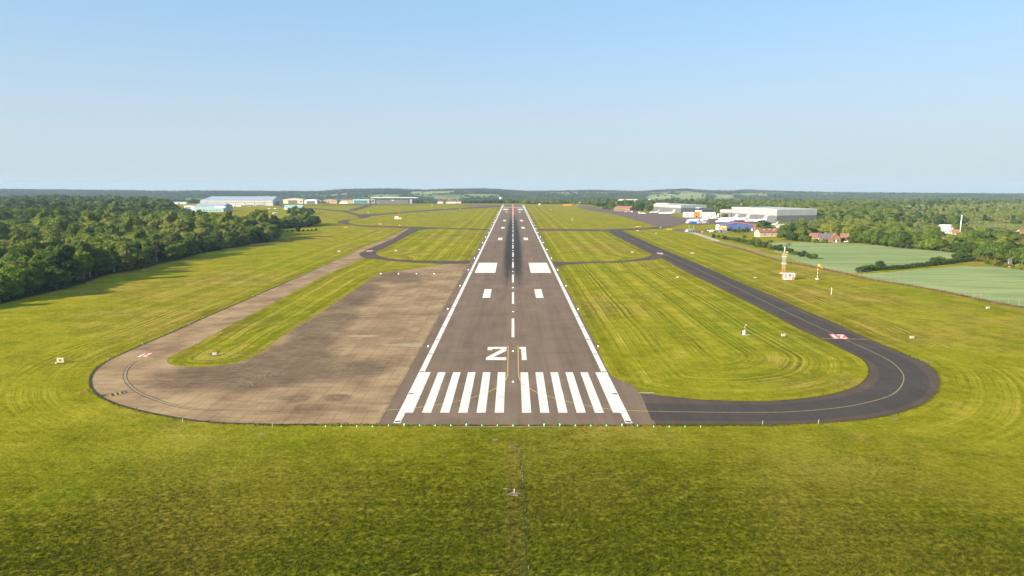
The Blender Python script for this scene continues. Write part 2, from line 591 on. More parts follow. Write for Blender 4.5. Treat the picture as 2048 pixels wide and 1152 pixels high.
# ------------------------------------------------------------------ ground
def axis(lo, hi, step, far_lo, far_hi, g=1.13):
    a = list(np.arange(lo, hi + 0.01, step))
    s = step; v = hi
    while v < far_hi:
        s = min(s * g, 260); v += s; a.append(v)
    s = step; v = lo; pre = []
    while v > far_lo:
        s = min(s * g, 260); v -= s; pre.append(v)
    return np.array(pre[::-1] + a)


gx = axis(-300, 330, 4.0, -9000, 9000)
gy = axis(0, 640, 4.0, -1500, 11000, 1.05)
GX, GY = np.meshgrid(gx, gy)
pts2 = np.stack([GX.ravel(), GY.ravel()], 1)
zz = H(pts2[:, 0], pts2[:, 1])
mow = seg_dist(pts2, mow_segs)
nx, ny = len(gx), len(gy)
idx = np.arange(nx * ny).reshape(ny, nx)
faces = np.stack([idx[:-1, :-1].ravel(), idx[:-1, 1:].ravel(), idx[1:, 1:].ravel(), idx[1:, :-1].ravel()], 1)
me = bpy.data.meshes.new("ground")
me.from_pydata([tuple(v) for v in np.column_stack([pts2, zz])], [], [tuple(f) for f in faces.tolist()])
me.update()
at = me.attributes.new("mow", 'FLOAT', 'POINT')
at.data.foreach_set("value", mow.astype(np.float32))
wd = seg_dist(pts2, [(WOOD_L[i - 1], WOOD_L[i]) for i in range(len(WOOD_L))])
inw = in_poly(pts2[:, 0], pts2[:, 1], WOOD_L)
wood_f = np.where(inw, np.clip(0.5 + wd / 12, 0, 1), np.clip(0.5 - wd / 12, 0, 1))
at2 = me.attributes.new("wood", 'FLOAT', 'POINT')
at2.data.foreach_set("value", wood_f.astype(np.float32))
HEATH = arr(PL([(1785, 452), (1800, 472), (1830, 486), (1930, 486), (2048, 488), (2500, 522), (2500, 410), (2048, 409), (1790, 416)]))
hd_ = seg_dist(pts2, [(HEATH[i - 1], HEATH[i]) for i in range(len(HEATH))])
hf = np.where(in_poly(pts2[:, 0], pts2[:, 1], HEATH), np.clip(.5 + hd_ / 40, 0, 1), np.clip(.5 - hd_ / 40, 0, 1))
at4 = me.attributes.new("heath", 'FLOAT', 'POINT')
at4.data.foreach_set("value", hf.astype(np.float32))
at3 = me.attributes.new("open", 'FLOAT', 'POINT')
at3.data.foreach_set("value", open_mask(pts2[:, 0], pts2[:, 1]).astype(np.float32))


def grass_material():
    m, nt, pr = mat_new("grass")
    g = NT(nt)
    p = g.pos(); x, y, z = g.xyz(p)
    a = g.node("ShaderNodeAttribute"); a.attribute_name = "mow"; mw = a.outputs["Fac"]
    wv = g.node("ShaderNodeAttribute"); wv.attribute_name = "wood"; wood = wv.outputs["Fac"]
    wob = g.m('MULTIPLY', g.m('SUBTRACT', g.noise(p, 0.03, 3), 0.5), 2.2)
    mwd = g.m('ADD', mw, wob)
    t1 = g.noise(w=mwd, scale=0.9, detail=2.5, rough=0.65)        # wheel lines
    t2 = g.noise(w=g.m('ADD', mwd, 300.0), scale=0.16, detail=1.0)              # mower passes
    big = g.noise(p, 0.011, 4, 0.55)
    mid = g.noise(p, 0.07, 4, 0.6)
    fine = g.noise(p, 1.3, 6, 0.78)
    blot = g.noise(p, 0.27, 4, 0.7)
    brk = g.m('MULTIPLY', g.ss(g.noise(p, 0.035, 4, 0.65), 0.38, 0.62), g.m('ADD', 0.35, g.ss(g.noise(p, 0.16, 3, 0.7), 0.36, 0.62)))
    amp = g.m('MULTIPLY', g.ss(mw, 70, 12), g.m('ADD', g.m('MULTIPLY', brk, 0.85), g.m('ADD', 0.16, g.m('MULTIPLY', g.ss(y, 160, 230), 0.30))))
    amp = g.m('MULTIPLY', amp, g.m('ADD', 0.10, g.m('MULTIPLY', g.ss(y, 95, 190), 0.90)))
    amp = g.m('MULTIPLY', amp, g.m('SUBTRACT', 1.0, g.m('MULTIPLY', g.ss(g.m('ABSOLUTE', x), 105, 145), g.m('ADD', 0.25, g.m('MULTIPLY', g.ss(y, 330, 200), 0.45)))))
    s = g.m('SUBTRACT', g.m('MULTIPLY', g.m('SUBTRACT', t1, 0.5), 1.5), g.m('MULTIPLY', g.m('SUBTRACT', t2, 0.5), -0.7))
    val = g.m('ADD', g.m('MULTIPLY', s, amp),
              g.m('ADD', g.m('MULTIPLY', g.m('SUBTRACT', fine, 0.5), 0.85),
                  g.m('ADD', g.m('MULTIPLY', g.m('SUBTRACT', mid, 0.5), 0.75), g.m('MULTIPLY', g.m('SUBTRACT', blot, 0.5), 0.7))))
    val = g.m('ADD', val, 0.5)
    mown = g.ramp(val, [(0.08, (0.090, 0.098, 0.004)), (0.36, (0.195, 0.190, 0.009)), (0.60, (0.290, 0.262, 0.017)), (0.94, (0.43, 0.340, 0.055))])
    # drier straw-coloured tracts
    rough = g.noise(p, 0.02, 5, 0.7)
    dry = g.m('MULTIPLY', g.m('MAXIMUM', g.ss(big, 0.47, 0.64), g.ss(rough, 0.53, 0.66)), 0.68)
    mown = g.mix(dry, mown, g.mix(g.ss(val, 0.3, 0.7), (0.175, 0.130, 0.018), (0.365, 0.270, 0.062)))
    lush = g.m('MULTIPLY', g.ss(g.noise(g.vec(g.m('MULTIPLY', x, 1.0), g.m('MULTIPLY', y, 0.8), 7.0), 0.019, 4, 0.6), 0.50, 0.68), 0.48)
    mown = g.mix(lush, mown, g.mix(g.ss(val, 0.3, 0.7), (0.105, 0.140, 0.006), (0.205, 0.245, 0.014)))
    # longer, darker meadow in front of the threshold
    rows = g.noise(w=g.m('ADD', y, g.m('MULTIPLY', mid, 3.0)), scale=0.55, detail=2, rough=0.6)
    v2 = g.m('ADD', g.m('ADD', g.m('MULTIPLY', g.m('SUBTRACT', fine, 0.5), 1.9), g.m('ADD', 0.42, g.m('MULTIPLY', blot, 0.68))), g.m('MULTIPLY', g.m('SUBTRACT', rows, 0.5), 0.40))
    clmp = g.noise(p, 0.62, 3, 0.6)
    v2 = g.m('ADD', v2, g.m('MULTIPLY', g.m('SUBTRACT', clmp, 0.5), 0.5))
    v2 = g.m('SUBTRACT', v2, 0.25)
    mead = g.ramp(v2, [(0.12, (0.016, 0.023, 0.001)), (0.36, (0.062, 0.072, 0.002)), (0.60, (0.125, 0.128, 0.004)), (0.90, (0.29, 0.240, 0.032))])
    ol = g.ss(g.noise(g.vec(x, y, 3.0), 0.028, 3), 0.45, 0.68)
    mead = g.mix(g.m('MULTIPLY', ol, 0.62), mead, g.mix(g.ss(fine, 0.4, 0.6), (0.095, 0.072, 0.010), (0.235, 0.170, 0.028)))
    lu2 = g.ss(g.noise(g.vec(x, y, 11.0), 0.02, 3), 0.50, 0.66)
    mead = g.mix(g.m('MULTIPLY', lu2, 0.50), mead, g.mix(g.ss(fine, 0.4, 0.6), (0.060, 0.098, 0.003), (0.170, 0.225, 0.009)))
    pathf = g.m('MULTIPLY', g.ss(g.m('ABSOLUTE', g.m('ADD', x, g.m('MULTIPLY', g.m('SUBTRACT', mid, 0.5), 3.0))), 1.7, 0.4), g.ss(y, 128, 118))
    mead = g.mix(g.m('MULTIPLY', pathf, 0.35), mead, (0.19, 0.125, 0.035))
    fz = g.m('ADD', y, g.m('MULTIPLY', g.m('SUBTRACT', g.noise(p, 0.045, 3), 0.5), 46.0))
    fz = g.m('ADD', fz, g.m('MULTIPLY', g.m('ABSOLUTE', x), 0.22))
    ff = g.m('MULTIPLY', g.ss(fz, 158, 92), 0.95)
    col = g.mix(ff, mown, mead)
    # countryside beyond the airfield: patchwork of fields
    vo = g.node("ShaderNodeTexVoronoi"); vo.inputs["Scale"].default_value = 0.0036
    g.L(p, vo.inputs["Vector"])
    vc = g.xyz(vo.outputs["Color"])
    fld = g.ramp(vc[0], [(0.0, (0.060, 0.090, 0.026)), (0.45, (0.085, 0.125, 0.035)), (0.7, (0.20, 0.25, 0.090)), (0.88, (0.26, 0.27, 0.12)), (0.97, (0.33, 0.24, 0.15))])
    op = g.node("ShaderNodeAttribute"); op.attribute_name = "open"
    vo2 = g.node("ShaderNodeTexVoronoi"); vo2.inputs["Scale"].default_value = 0.0045
    g.L(p, vo2.inputs["Vector"])
    pale = g.ramp(g.xyz(vo2.outputs["Color"])[1], [(0.0, (0.19, 0.25, 0.085)), (0.5, (0.27, 0.31, 0.12)), (0.85, (0.33, 0.33, 0.15)), (1.0, (0.36, 0.27, 0.19))])
    fld = g.mix(op.outputs["Fac"], fld, pale)
    col = g.mix(g.ss(y, 1850, 2000), col, fld)
    he = g.node("ShaderNodeAttribute"); he.attribute_name = "heath"
    hcol = g.ramp(g.m('ADD', g.m('MULTIPLY', rough, 0.7), g.m('MULTIPLY', mid, 0.3)), [(0.38, (0.110, 0.135, 0.034)), (0.50, (0.200, 0.210, 0.058)), (0.62, (0.290, 0.255, 0.090))])
    col = g.mix(he.outputs["Fac"], col, hcol)
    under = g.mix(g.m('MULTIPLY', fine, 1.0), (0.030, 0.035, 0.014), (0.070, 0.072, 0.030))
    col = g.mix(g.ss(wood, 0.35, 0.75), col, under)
    g.L(col, pr.inputs["Base Color"])
    pr.inputs["Roughness"].default_value = 0.9
    pr.inputs["Specular IOR Level"].default_value = 0.0
    hgt = g.m('ADD', g.noise(p, 2.2, 4, 0.75), g.m('MULTIPLY', g.noise(p, 0.6, 3, 0.6), 1.4))
    hgt = g.m('ADD', hgt, g.m('MULTIPLY', g.m('MULTIPLY', t1, amp), 1.2))
    g.bump(hgt, 0.55, 0.35, pr)
    return m


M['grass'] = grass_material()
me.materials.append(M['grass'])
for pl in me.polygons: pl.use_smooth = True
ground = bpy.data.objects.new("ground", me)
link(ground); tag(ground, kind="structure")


# ------------------------------------------------------------------ pavement materials
def asphalt(name, lo, hi, runway=False):
    m, nt, pr = mat_new(name)
    g = NT(nt)
    p = g.pos(); x, y, z = g.xyz(p)
    st = g.noise(g.vec(g.m('MULTIPLY', x, 0.5), g.m('MULTIPLY', y, 0.03), 0.0), 1.0, 4, 0.6)
    bl = g.noise(p, 0.08, 4, 0.6)
    fi = g.noise(p, 3.0, 4, 0.7)
    f = g.m('ADD', g.m('MULTIPLY', st, 0.40), g.m('ADD', g.m('MULTIPLY', bl, 0.45), g.m('MULTIPLY', fi, 0.22)))
    if runway:
        lane = g.noise(w=g.m('FLOOR', g.m('DIVIDE', g.m('ADD', x, 100.3), 3.9)), scale=3.7, detail=0)
        f = g.m('ADD', f, g.m('MULTIPLY', g.m('SUBTRACT', lane, 0.5), 0.28))
        cross = g.noise(w=g.m('FLOOR', g.m('DIVIDE', y, 47.0)), scale=2.3, detail=0)
        f = g.m('ADD', f, g.m('MULTIPLY', g.m('SUBTRACT', cross, 0.5), 0.14))
    col = g.ramp(f, [(0.36, lo), (0.72, hi)])
    vp = g.node("ShaderNodeTexVoronoi"); vp.feature = 'DISTANCE_TO_EDGE'; vp.inputs["Scale"].default_value = 0.11
    wp2 = g.node("ShaderNodeVectorMath", operation='ADD'); g.L(p, wp2.inputs[0])
    g.L(g.noise(p, 0.25, 3, 0.7, out=1), wp2.inputs[1]); g.L(wp2.outputs[0], vp.inputs["Vector"])
    crk = g.m('MULTIPLY', g.ss(vp.outputs["Distance"], 0.020, 0.006), g.ss(bl, 0.50, 0.62))
    col = g.mix(g.m('MULTIPLY', crk, 0.18 if runway else 0.45), col, tuple(c * 0.45 for c in lo))
    dust = g.ss(g.noise(p, 0.05, 4, 0.7), 0.52, 0.70)
    col = g.mix(g.m('MULTIPLY', dust, 0.30), col, tuple(min(1, c * 1.25) for c in hi))
    if runway:
        # long joints between paving lanes and a cross joint
        jx = g.m('ABSOLUTE', g.m('SUBTRACT', g.m('FRACT', g.m('DIVIDE', g.m('ADD', x, 100.3), 3.9)), 0.5))
        col = g.mix(g.m('MULTIPLY', g.ss(jx, 0.488, 0.497), 0.35), col, (0.07, 0.06, 0.055))
        jy = g.m('ABSOLUTE', g.m('SUBTRACT', y, 186.0))
        col = g.mix(g.m('MULTIPLY', g.ss(jy, 0.35, 0.1), 0.4), col, (0.08, 0.07, 0.06))
        # tyre rubber
        ax = g.m('ABSOLUTE', x)
        start = g.m('ADD', g.m('MULTIPLY', g.m('SUBTRACT', g.noise(g.vec(g.m('MULTIPLY', x, 3.0), 0.0, 0.0), 1.0, 2), 0.5), 210.0), y)
        ramp_y = g.m('MULTIPLY', g.ss(start, 215, 450), g.ss(y, 1250, 640))
        ramp_y = g.m('ADD', ramp_y, g.m('MULTIPLY', g.ss(start, 250, 400), g.m('MULTIPLY', g.ss(y, 1640, 1200), 0.30)))
        wide = g.m('ADD', 4.8, g.m('MULTIPLY', g.ss(y, 320, 560), 1.3))
        prof = g.m('SUBTRACT', 1.0, g.m('DIVIDE', g.m('ABSOLUTE', g.m('SUBTRACT', ax, 2.6)), wide), clamp=True)
        prof = g.m('POWER', prof, 0.85)
        sk = g.noise(g.vec(g.m('MULTIPLY', x, 6.0), g.m('MULTIPLY', y, 0.055), 0.0), 1.0, 5, 0.75)
        rb = g.ss(g.m('ADD', g.m('MULTIPLY', g.m('MULTIPLY', prof, ramp_y), 0.95), g.m('MULTIPLY', g.m('SUBTRACT', sk, 0.5), 2.4)), 0.22, 0.95)
        rb = g.m('MULTIPLY', rb, g.ss(g.m('MULTIPLY', prof, ramp_y), 0.0, 0.10))
        col = g.mix(g.m('MULTIPLY', rb, 0.90), col, (0.031, 0.031, 0.033))
        # a few single early touch-down marks
        mk = g.noise(g.vec(g.m('MULTIPLY', x, 2.6), g.m('MULTIPLY', y, 0.35), 9.0), 1.0, 1)
        mk = g.m('MULTIPLY', g.ss(mk, 0.72, 0.76), g.m('MULTIPLY', g.ss(ax, 7.5, 3.0), g.ss(y, 215, 260)))
        col = g.mix(g.m('MULTIPLY', mk, 0.7), col, (0.05, 0.05, 0.055))
    g.L(col, pr.inputs["Base Color"])
    pr.inputs["Roughness"].default_value = 0.85
    pr.inputs["Specular IOR Level"].default_value = 0.05
    g.bump(fi, 0.25, 0.05, pr)
    return m


def concrete(name):
    m, nt, pr = mat_new(name)
    g = NT(nt)
    p = g.pos(); x, y, z = g.xyz(p)
    st = g.noise(g.vec(g.m('MULTIPLY', x, 0.10), g.m('MULTIPLY', y, 0.5), 0.0), 1.0, 4, 0.65)
    bl = g.noise(p, 0.06, 5, 0.62)
    fi = g.noise(p, 1.6, 4, 0.7)
    f = g.m('ADD', g.m('MULTIPLY', st, 0.40), g.m('ADD', g.m('MULTIPLY', bl, 0.65), g.m('MULTIPLY', fi, 0.20)))
    slab = g.noise(g.vec(g.m('FLOOR', g.m('DIVIDE', x, 3.05)), g.m('FLOOR', g.m('DIVIDE', y, 6.1)), 0.0), 3.3, 0)
    f = g.m('ADD', f, g.m('MULTIPLY', g.m('SUBTRACT', slab, 0.5), 0.16))
    col = g.ramp(f, [(0.42, (0.150, 0.096, 0.054)), (0.58, (0.272, 0.180, 0.102)), (0.76, (0.41, 0.285, 0.160))])

    def spot(cx, cy, rx, ry):
        d = g.m('ADD', g.m('POWER', g.m('DIVIDE', g.m('SUBTRACT', x, cx), rx), 2.0), g.m('POWER', g.m('DIVIDE', g.m('SUBTRACT', y, cy), ry), 2.0))
        return g.ss(g.m('ADD', d, g.m('MULTIPLY', g.m('SUBTRACT', bl, 0.5), 1.6)), 1.25, 0.25)
    dark = None
    for (px, py, rx, ry) in ((450, 758, 20, 11), (540, 745, 22, 13), (400, 745, 14, 9), (600, 705, 13, 18), (650, 650, 11, 34), (710, 590, 11, 48), (790, 556, 18, 26), (594, 797, 4, 3), (675, 795, 4, 3), (680, 740, 16, 12)):
        c = P(px, py); s_ = spot(c.x, c.y, rx, ry)
        dark = s_ if dark is None else g.m('MAXIMUM', dark, s_)
    scr = g.noise(g.vec(g.m('MULTIPLY', x, 0.25), g.m('MULTIPLY', y, 1.6), 4.0), 1.0, 5, 0.75)
    dk = g.m('MULTIPLY', dark, g.m('ADD', 0.40, g.m('MULTIPLY', g.ss(scr, 0.58, 0.42), 0.38)))
    col = g.mix(dk, col, (0.100, 0.070, 0.050))
    lt = g.m('MULTIPLY', g.ss(scr, 0.60, 0.72), 0.35)
    col = g.mix(lt, col, (0.40, 0.31, 0.20))
    pale = None
    for (px, py, rx, ry) in ((725, 672, 5, 1.6), (830, 690, 4, 2.5), (800, 690, 7, 1.0)):
        c = P(px, py); s_ = spot(c.x, c.y, rx, ry)
        pale = s_ if pale is None else g.m('MAXIMUM', pale, s_)
    col = g.mix(g.m('MULTIPLY', pale, 0.55), col, (0.44, 0.38, 0.22))
    # swirling wheel scrapes
    c = P(585, 745)
    rr = g.m('SQRT', g.m('ADD', g.m('POWER', g.m('SUBTRACT', x, c.x), 2.0), g.m('POWER', g.m('SUBTRACT', y, c.y), 2.0)))
    rr = g.m('ADD', rr, g.m('MULTIPLY', bl, 9.0))
    arc = g.ss(g.noise(w=rr, scale=2.2, detail=3), 0.56, 0.64)
    arc = g.m('MULTIPLY', arc, g.m('MULTIPLY', g.ss(rr, 26, 14), g.ss(g.noise(p, 0.11, 2), 0.42, 0.60)))
    col = g.mix(g.m('MULTIPLY', arc, 0.45), col, (0.38, 0.29, 0.19))
    jw = g.m('MULTIPLY', g.m('SUBTRACT', g.noise(p, 0.5, 2), 0.5), 0.02)
    jx = g.m('ABSOLUTE', g.m('SUBTRACT', g.m('FRACT', g.m('ADD', g.m('DIVIDE', g.m('SUBTRACT', x, 0.75), 3.05), jw)), 0.5))
    jy = g.m('ABSOLUTE', g.m('SUBTRACT', g.m('FRACT', g.m('ADD', g.m('DIVIDE', y, 6.1), jw)), 0.5))
    onap = g.ss(x, -82, -70)
    jf = g.m('MAXIMUM', g.m('MULTIPLY', g.ss(jx, 0.470, 0.490), 0.62), g.m('MULTIPLY', g.ss(jy, 0.484, 0.495), 0.22))
    jf = g.m('MULTIPLY', jf, g.m('ADD', 0.35, g.m('MULTIPLY', g.noise(p, 0.12, 2), 0.9)))
    col = g.mix(g.m('MULTIPLY', jf, onap), col, (0.070, 0.052, 0.038))
    g.L(col, pr.inputs["Base Color"])
    pr.inputs["Roughness"].default_value = 0.9
    pr.inputs["Specular IOR Level"].default_value = 0.03
    g.bump(fi, 0.3, 0.06, pr)
    return m


def crop_material():
    m, nt, pr = mat_new("crop")
    g = NT(nt)
    p = g.pos(); x, y, z = g.xyz(p)
    st = g.noise(g.vec(g.m('MULTIPLY', x, 0.02), g.m('MULTIPLY', y, 0.10), 0.0), 1.0, 4, 0.6)
    bigc = g.noise(g.vec(g.m('MULTIPLY', x, 0.006), g.m('MULTIPLY', y, 0.022), 2.0), 1.0, 3, 0.6)
    f = g.m('ADD', g.m('MULTIPLY', st, 0.45), g.m('ADD', g.m('MULTIPLY', bigc, 0.42), g.m('MULTIPLY', g.noise(p, 0.8, 4, 0.7), 0.18)))
    row = g.m('ABSOLUTE', g.m('SUBTRACT', g.m('FRACT', g.m('DIVIDE', g.m('ADD', g.m('MULTIPLY', x, 0.35), g.m('ADD', y, g.m('MULTIPLY', bigc, 20.0))), 24.0)), 0.5))
    f = g.m('SUBTRACT', f, g.m('MULTIPLY', g.ss(row, 0.035, 0.010), 0.20))
    col = g.ramp(f, [(0.38, (0.165, 0.225, 0.090)), (0.52, (0.255, 0.310, 0.128)), (0.68, (0.375, 0.395, 0.165))])
    g.L(col, pr.inputs["Base Color"])
    pr.inputs["Roughness"].default_value = 0.9
    pr.inputs["Specular IOR Level"].default_value = 0.0
    g.bump(g.noise(p, 1.2, 4, 0.7), 0.5, 0.3, pr)
    return m


M['runway'] = asphalt("runway_asphalt", (0.150, 0.104, 0.073), (0.238, 0.168, 0.120), True)
M['tax'] = asphalt("taxiway_asphalt", (0.078, 0.057, 0.045), (0.128, 0.092, 0.074))
M['tax_dark'] = asphalt("new_asphalt", (0.058, 0.049, 0.044), (0.090, 0.076, 0.067))
M['apron'] = asphalt("apron_asphalt", (0.125, 0.090, 0.074), (0.20, 0.148, 0.124))
M['concrete'] = concrete("old_concrete")
M['crop'] = crop_material()


def sheet(name, pts, z, mat, parent=None, kind=None):
    """flat outline laid on the ground at height z; vertical skirt keeps it a real layer"""
    vs = [Vector((p[0], p[1], 0)) for p in pts]
    tris = tessellate_polygon([vs])
    me = bpy.data.meshes.new(name)
    me.from_pydata([(v.x, v.y, z) for v in vs], [], [tuple(t) for t in tris])
    me.update()
    bm = bmesh.new(); bm.from_mesh(me)
    for f in bm.faces:
        f.normal_update()
        if f.normal.z < 0: f.normal_flip()
    bm.to_mesh(me); bm.free()
    me.materials.append(mat)
    o = bpy.data.objects.new(name, me)
    link(o, parent)
    if kind: o["kind"] = kind
    return o


def strip_pts(line, w, w2=None):
    """outline of a band of width w along a polyline"""
    w2 = w if w2 is None else w2
    a = [Vector((p[0], p[1])) for p in line]
    Lf, Rt = [], []
    for i, p in enumerate(a):
        d = (a[min(i + 1, len(a) - 1)] - a[max(i - 1, 0)]).normalized()
        nrm = Vector((-d.y, d.x))
        Lf.append(p + nrm * w / 2); Rt.append(p - nrm * w2 / 2)
    return Lf, Rt


def strip(name, line, w, z, mat, parent=None, kind=None, offset=0.0):
    a, b = strip_pts(line, w + 2 * offset, w - 2 * offset)
    n = len(a)
    me = bpy.data.meshes.new(name)
    me.from_pydata([(p.x, p.y, z) for p in a + b], [], [(i, n + i, n + i + 1, i + 1) for i in range(n - 1)])
    me.update(); me.materials.append(mat)
    o = bpy.data.objects.new(name, me); link(o, parent)
    if kind: o["kind"] = kind
    return o


def rough_edge(pts, amp=0.25, step=2.0, seed=1):
    """break a surveyed outline into short wandering bits, as where turf creeps over the paving"""
    r = random.Random(seed); out = []
    n = len(pts)
    for i in range(n):
        a = Vector(pts[i]); b = Vector(pts[(i + 1) % n])
        d = (b - a); ln = d.length
        k = max(1, int(ln / step))
        if a.y > 520: k = max(1, int(ln / 10))
        nr = Vector((-d.y, d.x, 0)).normalized() if ln > 0 else Vector((0, 0, 0))
        for j in range(k):
            q = a + d * (j / k)
            out.append(q + nr * (r.uniform(-amp, amp) if j else 0))
    return out


def smooth(pts, it=2):
    """Chaikin rounding of an open polyline"""
    for _ in range(it):
        o = [pts[0]]
        for a, b in zip(pts[:-1], pts[1:]):
            a = Vector(a); b = Vector(b)
            o += [a * 0.75 + b * 0.25, a * 0.25 + b * 0.75]
        o.append(pts[-1]); pts = o
    return pts


lo = smooth(PL(L_OUTER), 2); li = smooth(PL(L_INNER[3:-1]), 1)
ro = smooth(PL(R_OUTER), 2); ri2 = smooth(PL(R_INNER[19:]), 2)
left_poly = lo + PL(L_INNER[:3]) + li + [Vector((-26.3, P(937, 528).y, 0)), Vector((-26.3, P(757, 849).y, 0))]
perimeter = sheet("perimeter_track", rough_edge(left_poly, 0.32, 1.3, 3), 0.030, M['concrete'], kind="structure")
dark_rim = strip("track_edge", [Vector(p) for p in lo[6:]], 0.6, 0.045, M['black_paint'], perimeter, offset=-0.25)  # narrow dark strip following the outer edge of the concrete
right_poly = ro + PL(R_INNER[:19]) + ri2 + [P(1274, 787), P(1296, 850)]
taxi_r = sheet("taxiway", rough_edge(right_poly, 0.24, 1.3, 4), 0.034, M['tax'], kind="structure")

yT = P(1026, 850.5).y          # start of the paved runway
yE = P(1026, 409.4).y
run_poly = [Vector((-26.3, yT, 0)), Vector((27.6, yT, 0)), Vector((28.4, yT, 0)), Vector((28.7, yT, 0))]
rr_ = smooth(PL([(1313, 850.5), (1297, 820), (1279.6, 787), (1271, 774.5), (1259.5, 769), (1238.5, 760), (1225, 753.5), (1215.6, 742), (1207, 727), (1202, 715)]), 1)
run_poly = [Vector((-26.3, yT, 0))] + rr_ + [Vector((24.3, P(1026, 690).y, 0)), Vector((24.3, 520, 0)), Vector((26.0, 560, 0)),
            Vector((26.0, yE, 0)), Vector((-26.3, yE, 0))]
runway = sheet("runway", rough_edge(run_poly, 0.05, 6, 5), 0.050, M['runway'], kind="structure")

# cross taxiways and far pavement
tx = []
tx.append(sheet("taxiway", PL([(717.8, 507), (722, 513), (731.7, 516.5), (765, 519.8), (785.8, 522), (827.5, 525.5), (890, 527.8), (937, 528), (943, 521), (911, 522),
     (880, 521.3), (846.6, 521.3), (810, 519.7), (779.8, 517.5), (761.5, 513.5), (753, 509), (751.8, 504.5), (767.6, 497), (798, 481.4), (822.3, 468), (840.5, 459.5),
     (880, 457), (975, 460.8), (977, 458.2), (880, 455), (810, 453.2), (761.5, 451.8), (725, 450.4), (706.8, 448.4), (697, 445.6), (697, 442), (708, 439), (725, 436.8),
     (739, 434.4), (736, 432.8), (749.4, 431.6), (785.8, 428), (822, 425), (880, 420.7), (940, 417.3), (999, 414.2), (1001, 411.6), (940, 414.5), (880, 418.0), (822.3, 422.3), (785.8, 425.3), (749.4, 428.2), (719, 428.4),
     (694.7, 422.0), (680, 420.8), (640, 417.2), (560, 411.5), (560, 413.2), (640, 419.2), (658, 421.3), (688.6, 424.3), (713, 431.6), (720, 436), (706.8, 438.3), (688.6, 440), (675, 443),
     (675, 445.6), (688.6, 448.6), (713, 451.6), (737, 454), (785.8, 455.2), (818, 457), (785.8, 477.8), (749.4, 492.4)]), 0.036, M['tax'], kind="structure"))
tx.append(sheet("taxiway", PL([(724.6, 495.3), (734.8, 492.8), (773.7, 476.8), (816, 456.5), (822, 458.3), (785.8, 478.2), (749.4, 493), (717.8, 507.6)]), 0.032, M['concrete'], kind="structure"))
tx.append(sheet("taxiway", PL([(690, 421.8), (712, 421.6), (760, 406.8), (745, 406.8)]), 0.040, M['tax'], kind="structure"))
tx.append(sheet("taxiway", PL([(1072, 457.8), (1203, 459), (1255.8, 457.4), (1316, 453.6), (1352, 452), (1326, 457.4), (1291, 458.9), (1247, 461.2), (1245, 462.2), (1215, 463.0), (1074, 461.2)]), 0.042, M['tax'], kind="structure"))
tx.append(sheet("taxiway", PL([(937, 528), (943, 521), (958, 519.5), (952, 533)]), 0.046, M['tax'], kind="structure"))
apron = sheet("apron", PL(APRON), 0.038, M['apron'], kind="structure")
sheet("apron", PL([(560, 409.5), (1010, 409.5), (1010, 412.2), (960, 413.5), (900, 409.9), (740, 408.2), (560, 410.8)]), 0.030, M['apron'], kind="structure")
sheet("road", PL([(1362, 457), (1400, 461.5), (1428, 459.8), (1420, 463.5), (1396, 466.5), (1340, 461.5)]), 0.030, M['apron'], kind="structure")
sheet("road", PL([(1368, 463.5), (1392, 469), (1435, 484), (1440, 481.5), (1400, 467.5), (1378, 462)]), 0.034, M['chalk'], kind="structure")
sheet("bare_ground", PL([(1366, 436.2), (1400, 437.6), (1460, 443), (1460, 441), (1410, 435), (1372, 434.5)]), 0.046, M['soil'], kind="structure")

# darker resurfaced lane down the middle of the eastern taxiway
LANE = [(1228, 462), (1262, 478), (1300, 495.5), (1325, 507), (1400, 541), (1470, 574), (1522, 600), (1582.7, 628.8), (1664.5, 667),
        (1700, 684), (1746.2, 704.4), (1779.5, 721), (1800.7, 739.3), (1808.3, 752), (1806.5, 767), (1794, 784), (1776.5, 794), (1734, 806),
        (1688.7, 815), (1613, 822.5), (1552.5, 825.5), (1431.4, 825.3), (1296, 823)]
lane = smooth(PL(LANE), 2)
strip("taxiway_lane", lane, 10.5, 0.056, M['tax_dark'], taxi_r)
for off_ in (-3.6, 3.7):
    strip("paving_seam", [p_ + Vector((-(lane[min(i_ + 1, len(lane) - 1)] - lane[max(i_ - 1, 0)]).normalized().y, (lane[min(i_ + 1, len(lane) - 1)] - lane[max(i_ - 1, 0)]).normalized().x, 0)) * off_
                          for i_, p_ in enumerate(lane)], 0.10, 0.063, M['seam'], taxi_r)
yl = strip("centre_line", lane, 0.24, 0.070, M['faded_yellow'], taxi_r)
strip("centre_line", smooth(PL([(1326, 508), (1322, 512), (1312, 515.2), (1290, 518.2), (1240, 522.5), (1150, 525.7)]), 2), 0.3, 0.070, M['faded_yellow'], taxi_r)

# ---- runway paint
Z1 = 0.066
def rect(name, x0, x1, y0, y1, mat, z=Z1, parent=None):
    return sheet(name, [(x0, y0), (x1, y0), (x1, y1), (x0, y1)], z, mat, parent or runway)

ya, yb = P(1026, 826).y, P(1026, 745).y
for i in range(6):
    x0 = 1.86 + 3.72 * i
    for s in (-1, 1):
        rect("threshold_stripe", min(s * x0, s * (x0 + 1.88)), max(s * x0, s * (x0 + 1.88)), ya, yb, M['white_paint'])
for s in (-1, 1):
    a, b = sorted((s * 22.0, s * 23.4))
    rect("edge_line", a, b, yT + 1.0, yE, M['white_paint'], Z1 + 0.004)
    for k in range(24):
        yy = yT + 1.6 + k * 18.2
        c = s * 22.7
        rect("edge_plate", c - 0.55, c + 0.55, yy, yy + 0.7, M['black_paint'], Z1 + 0.012)


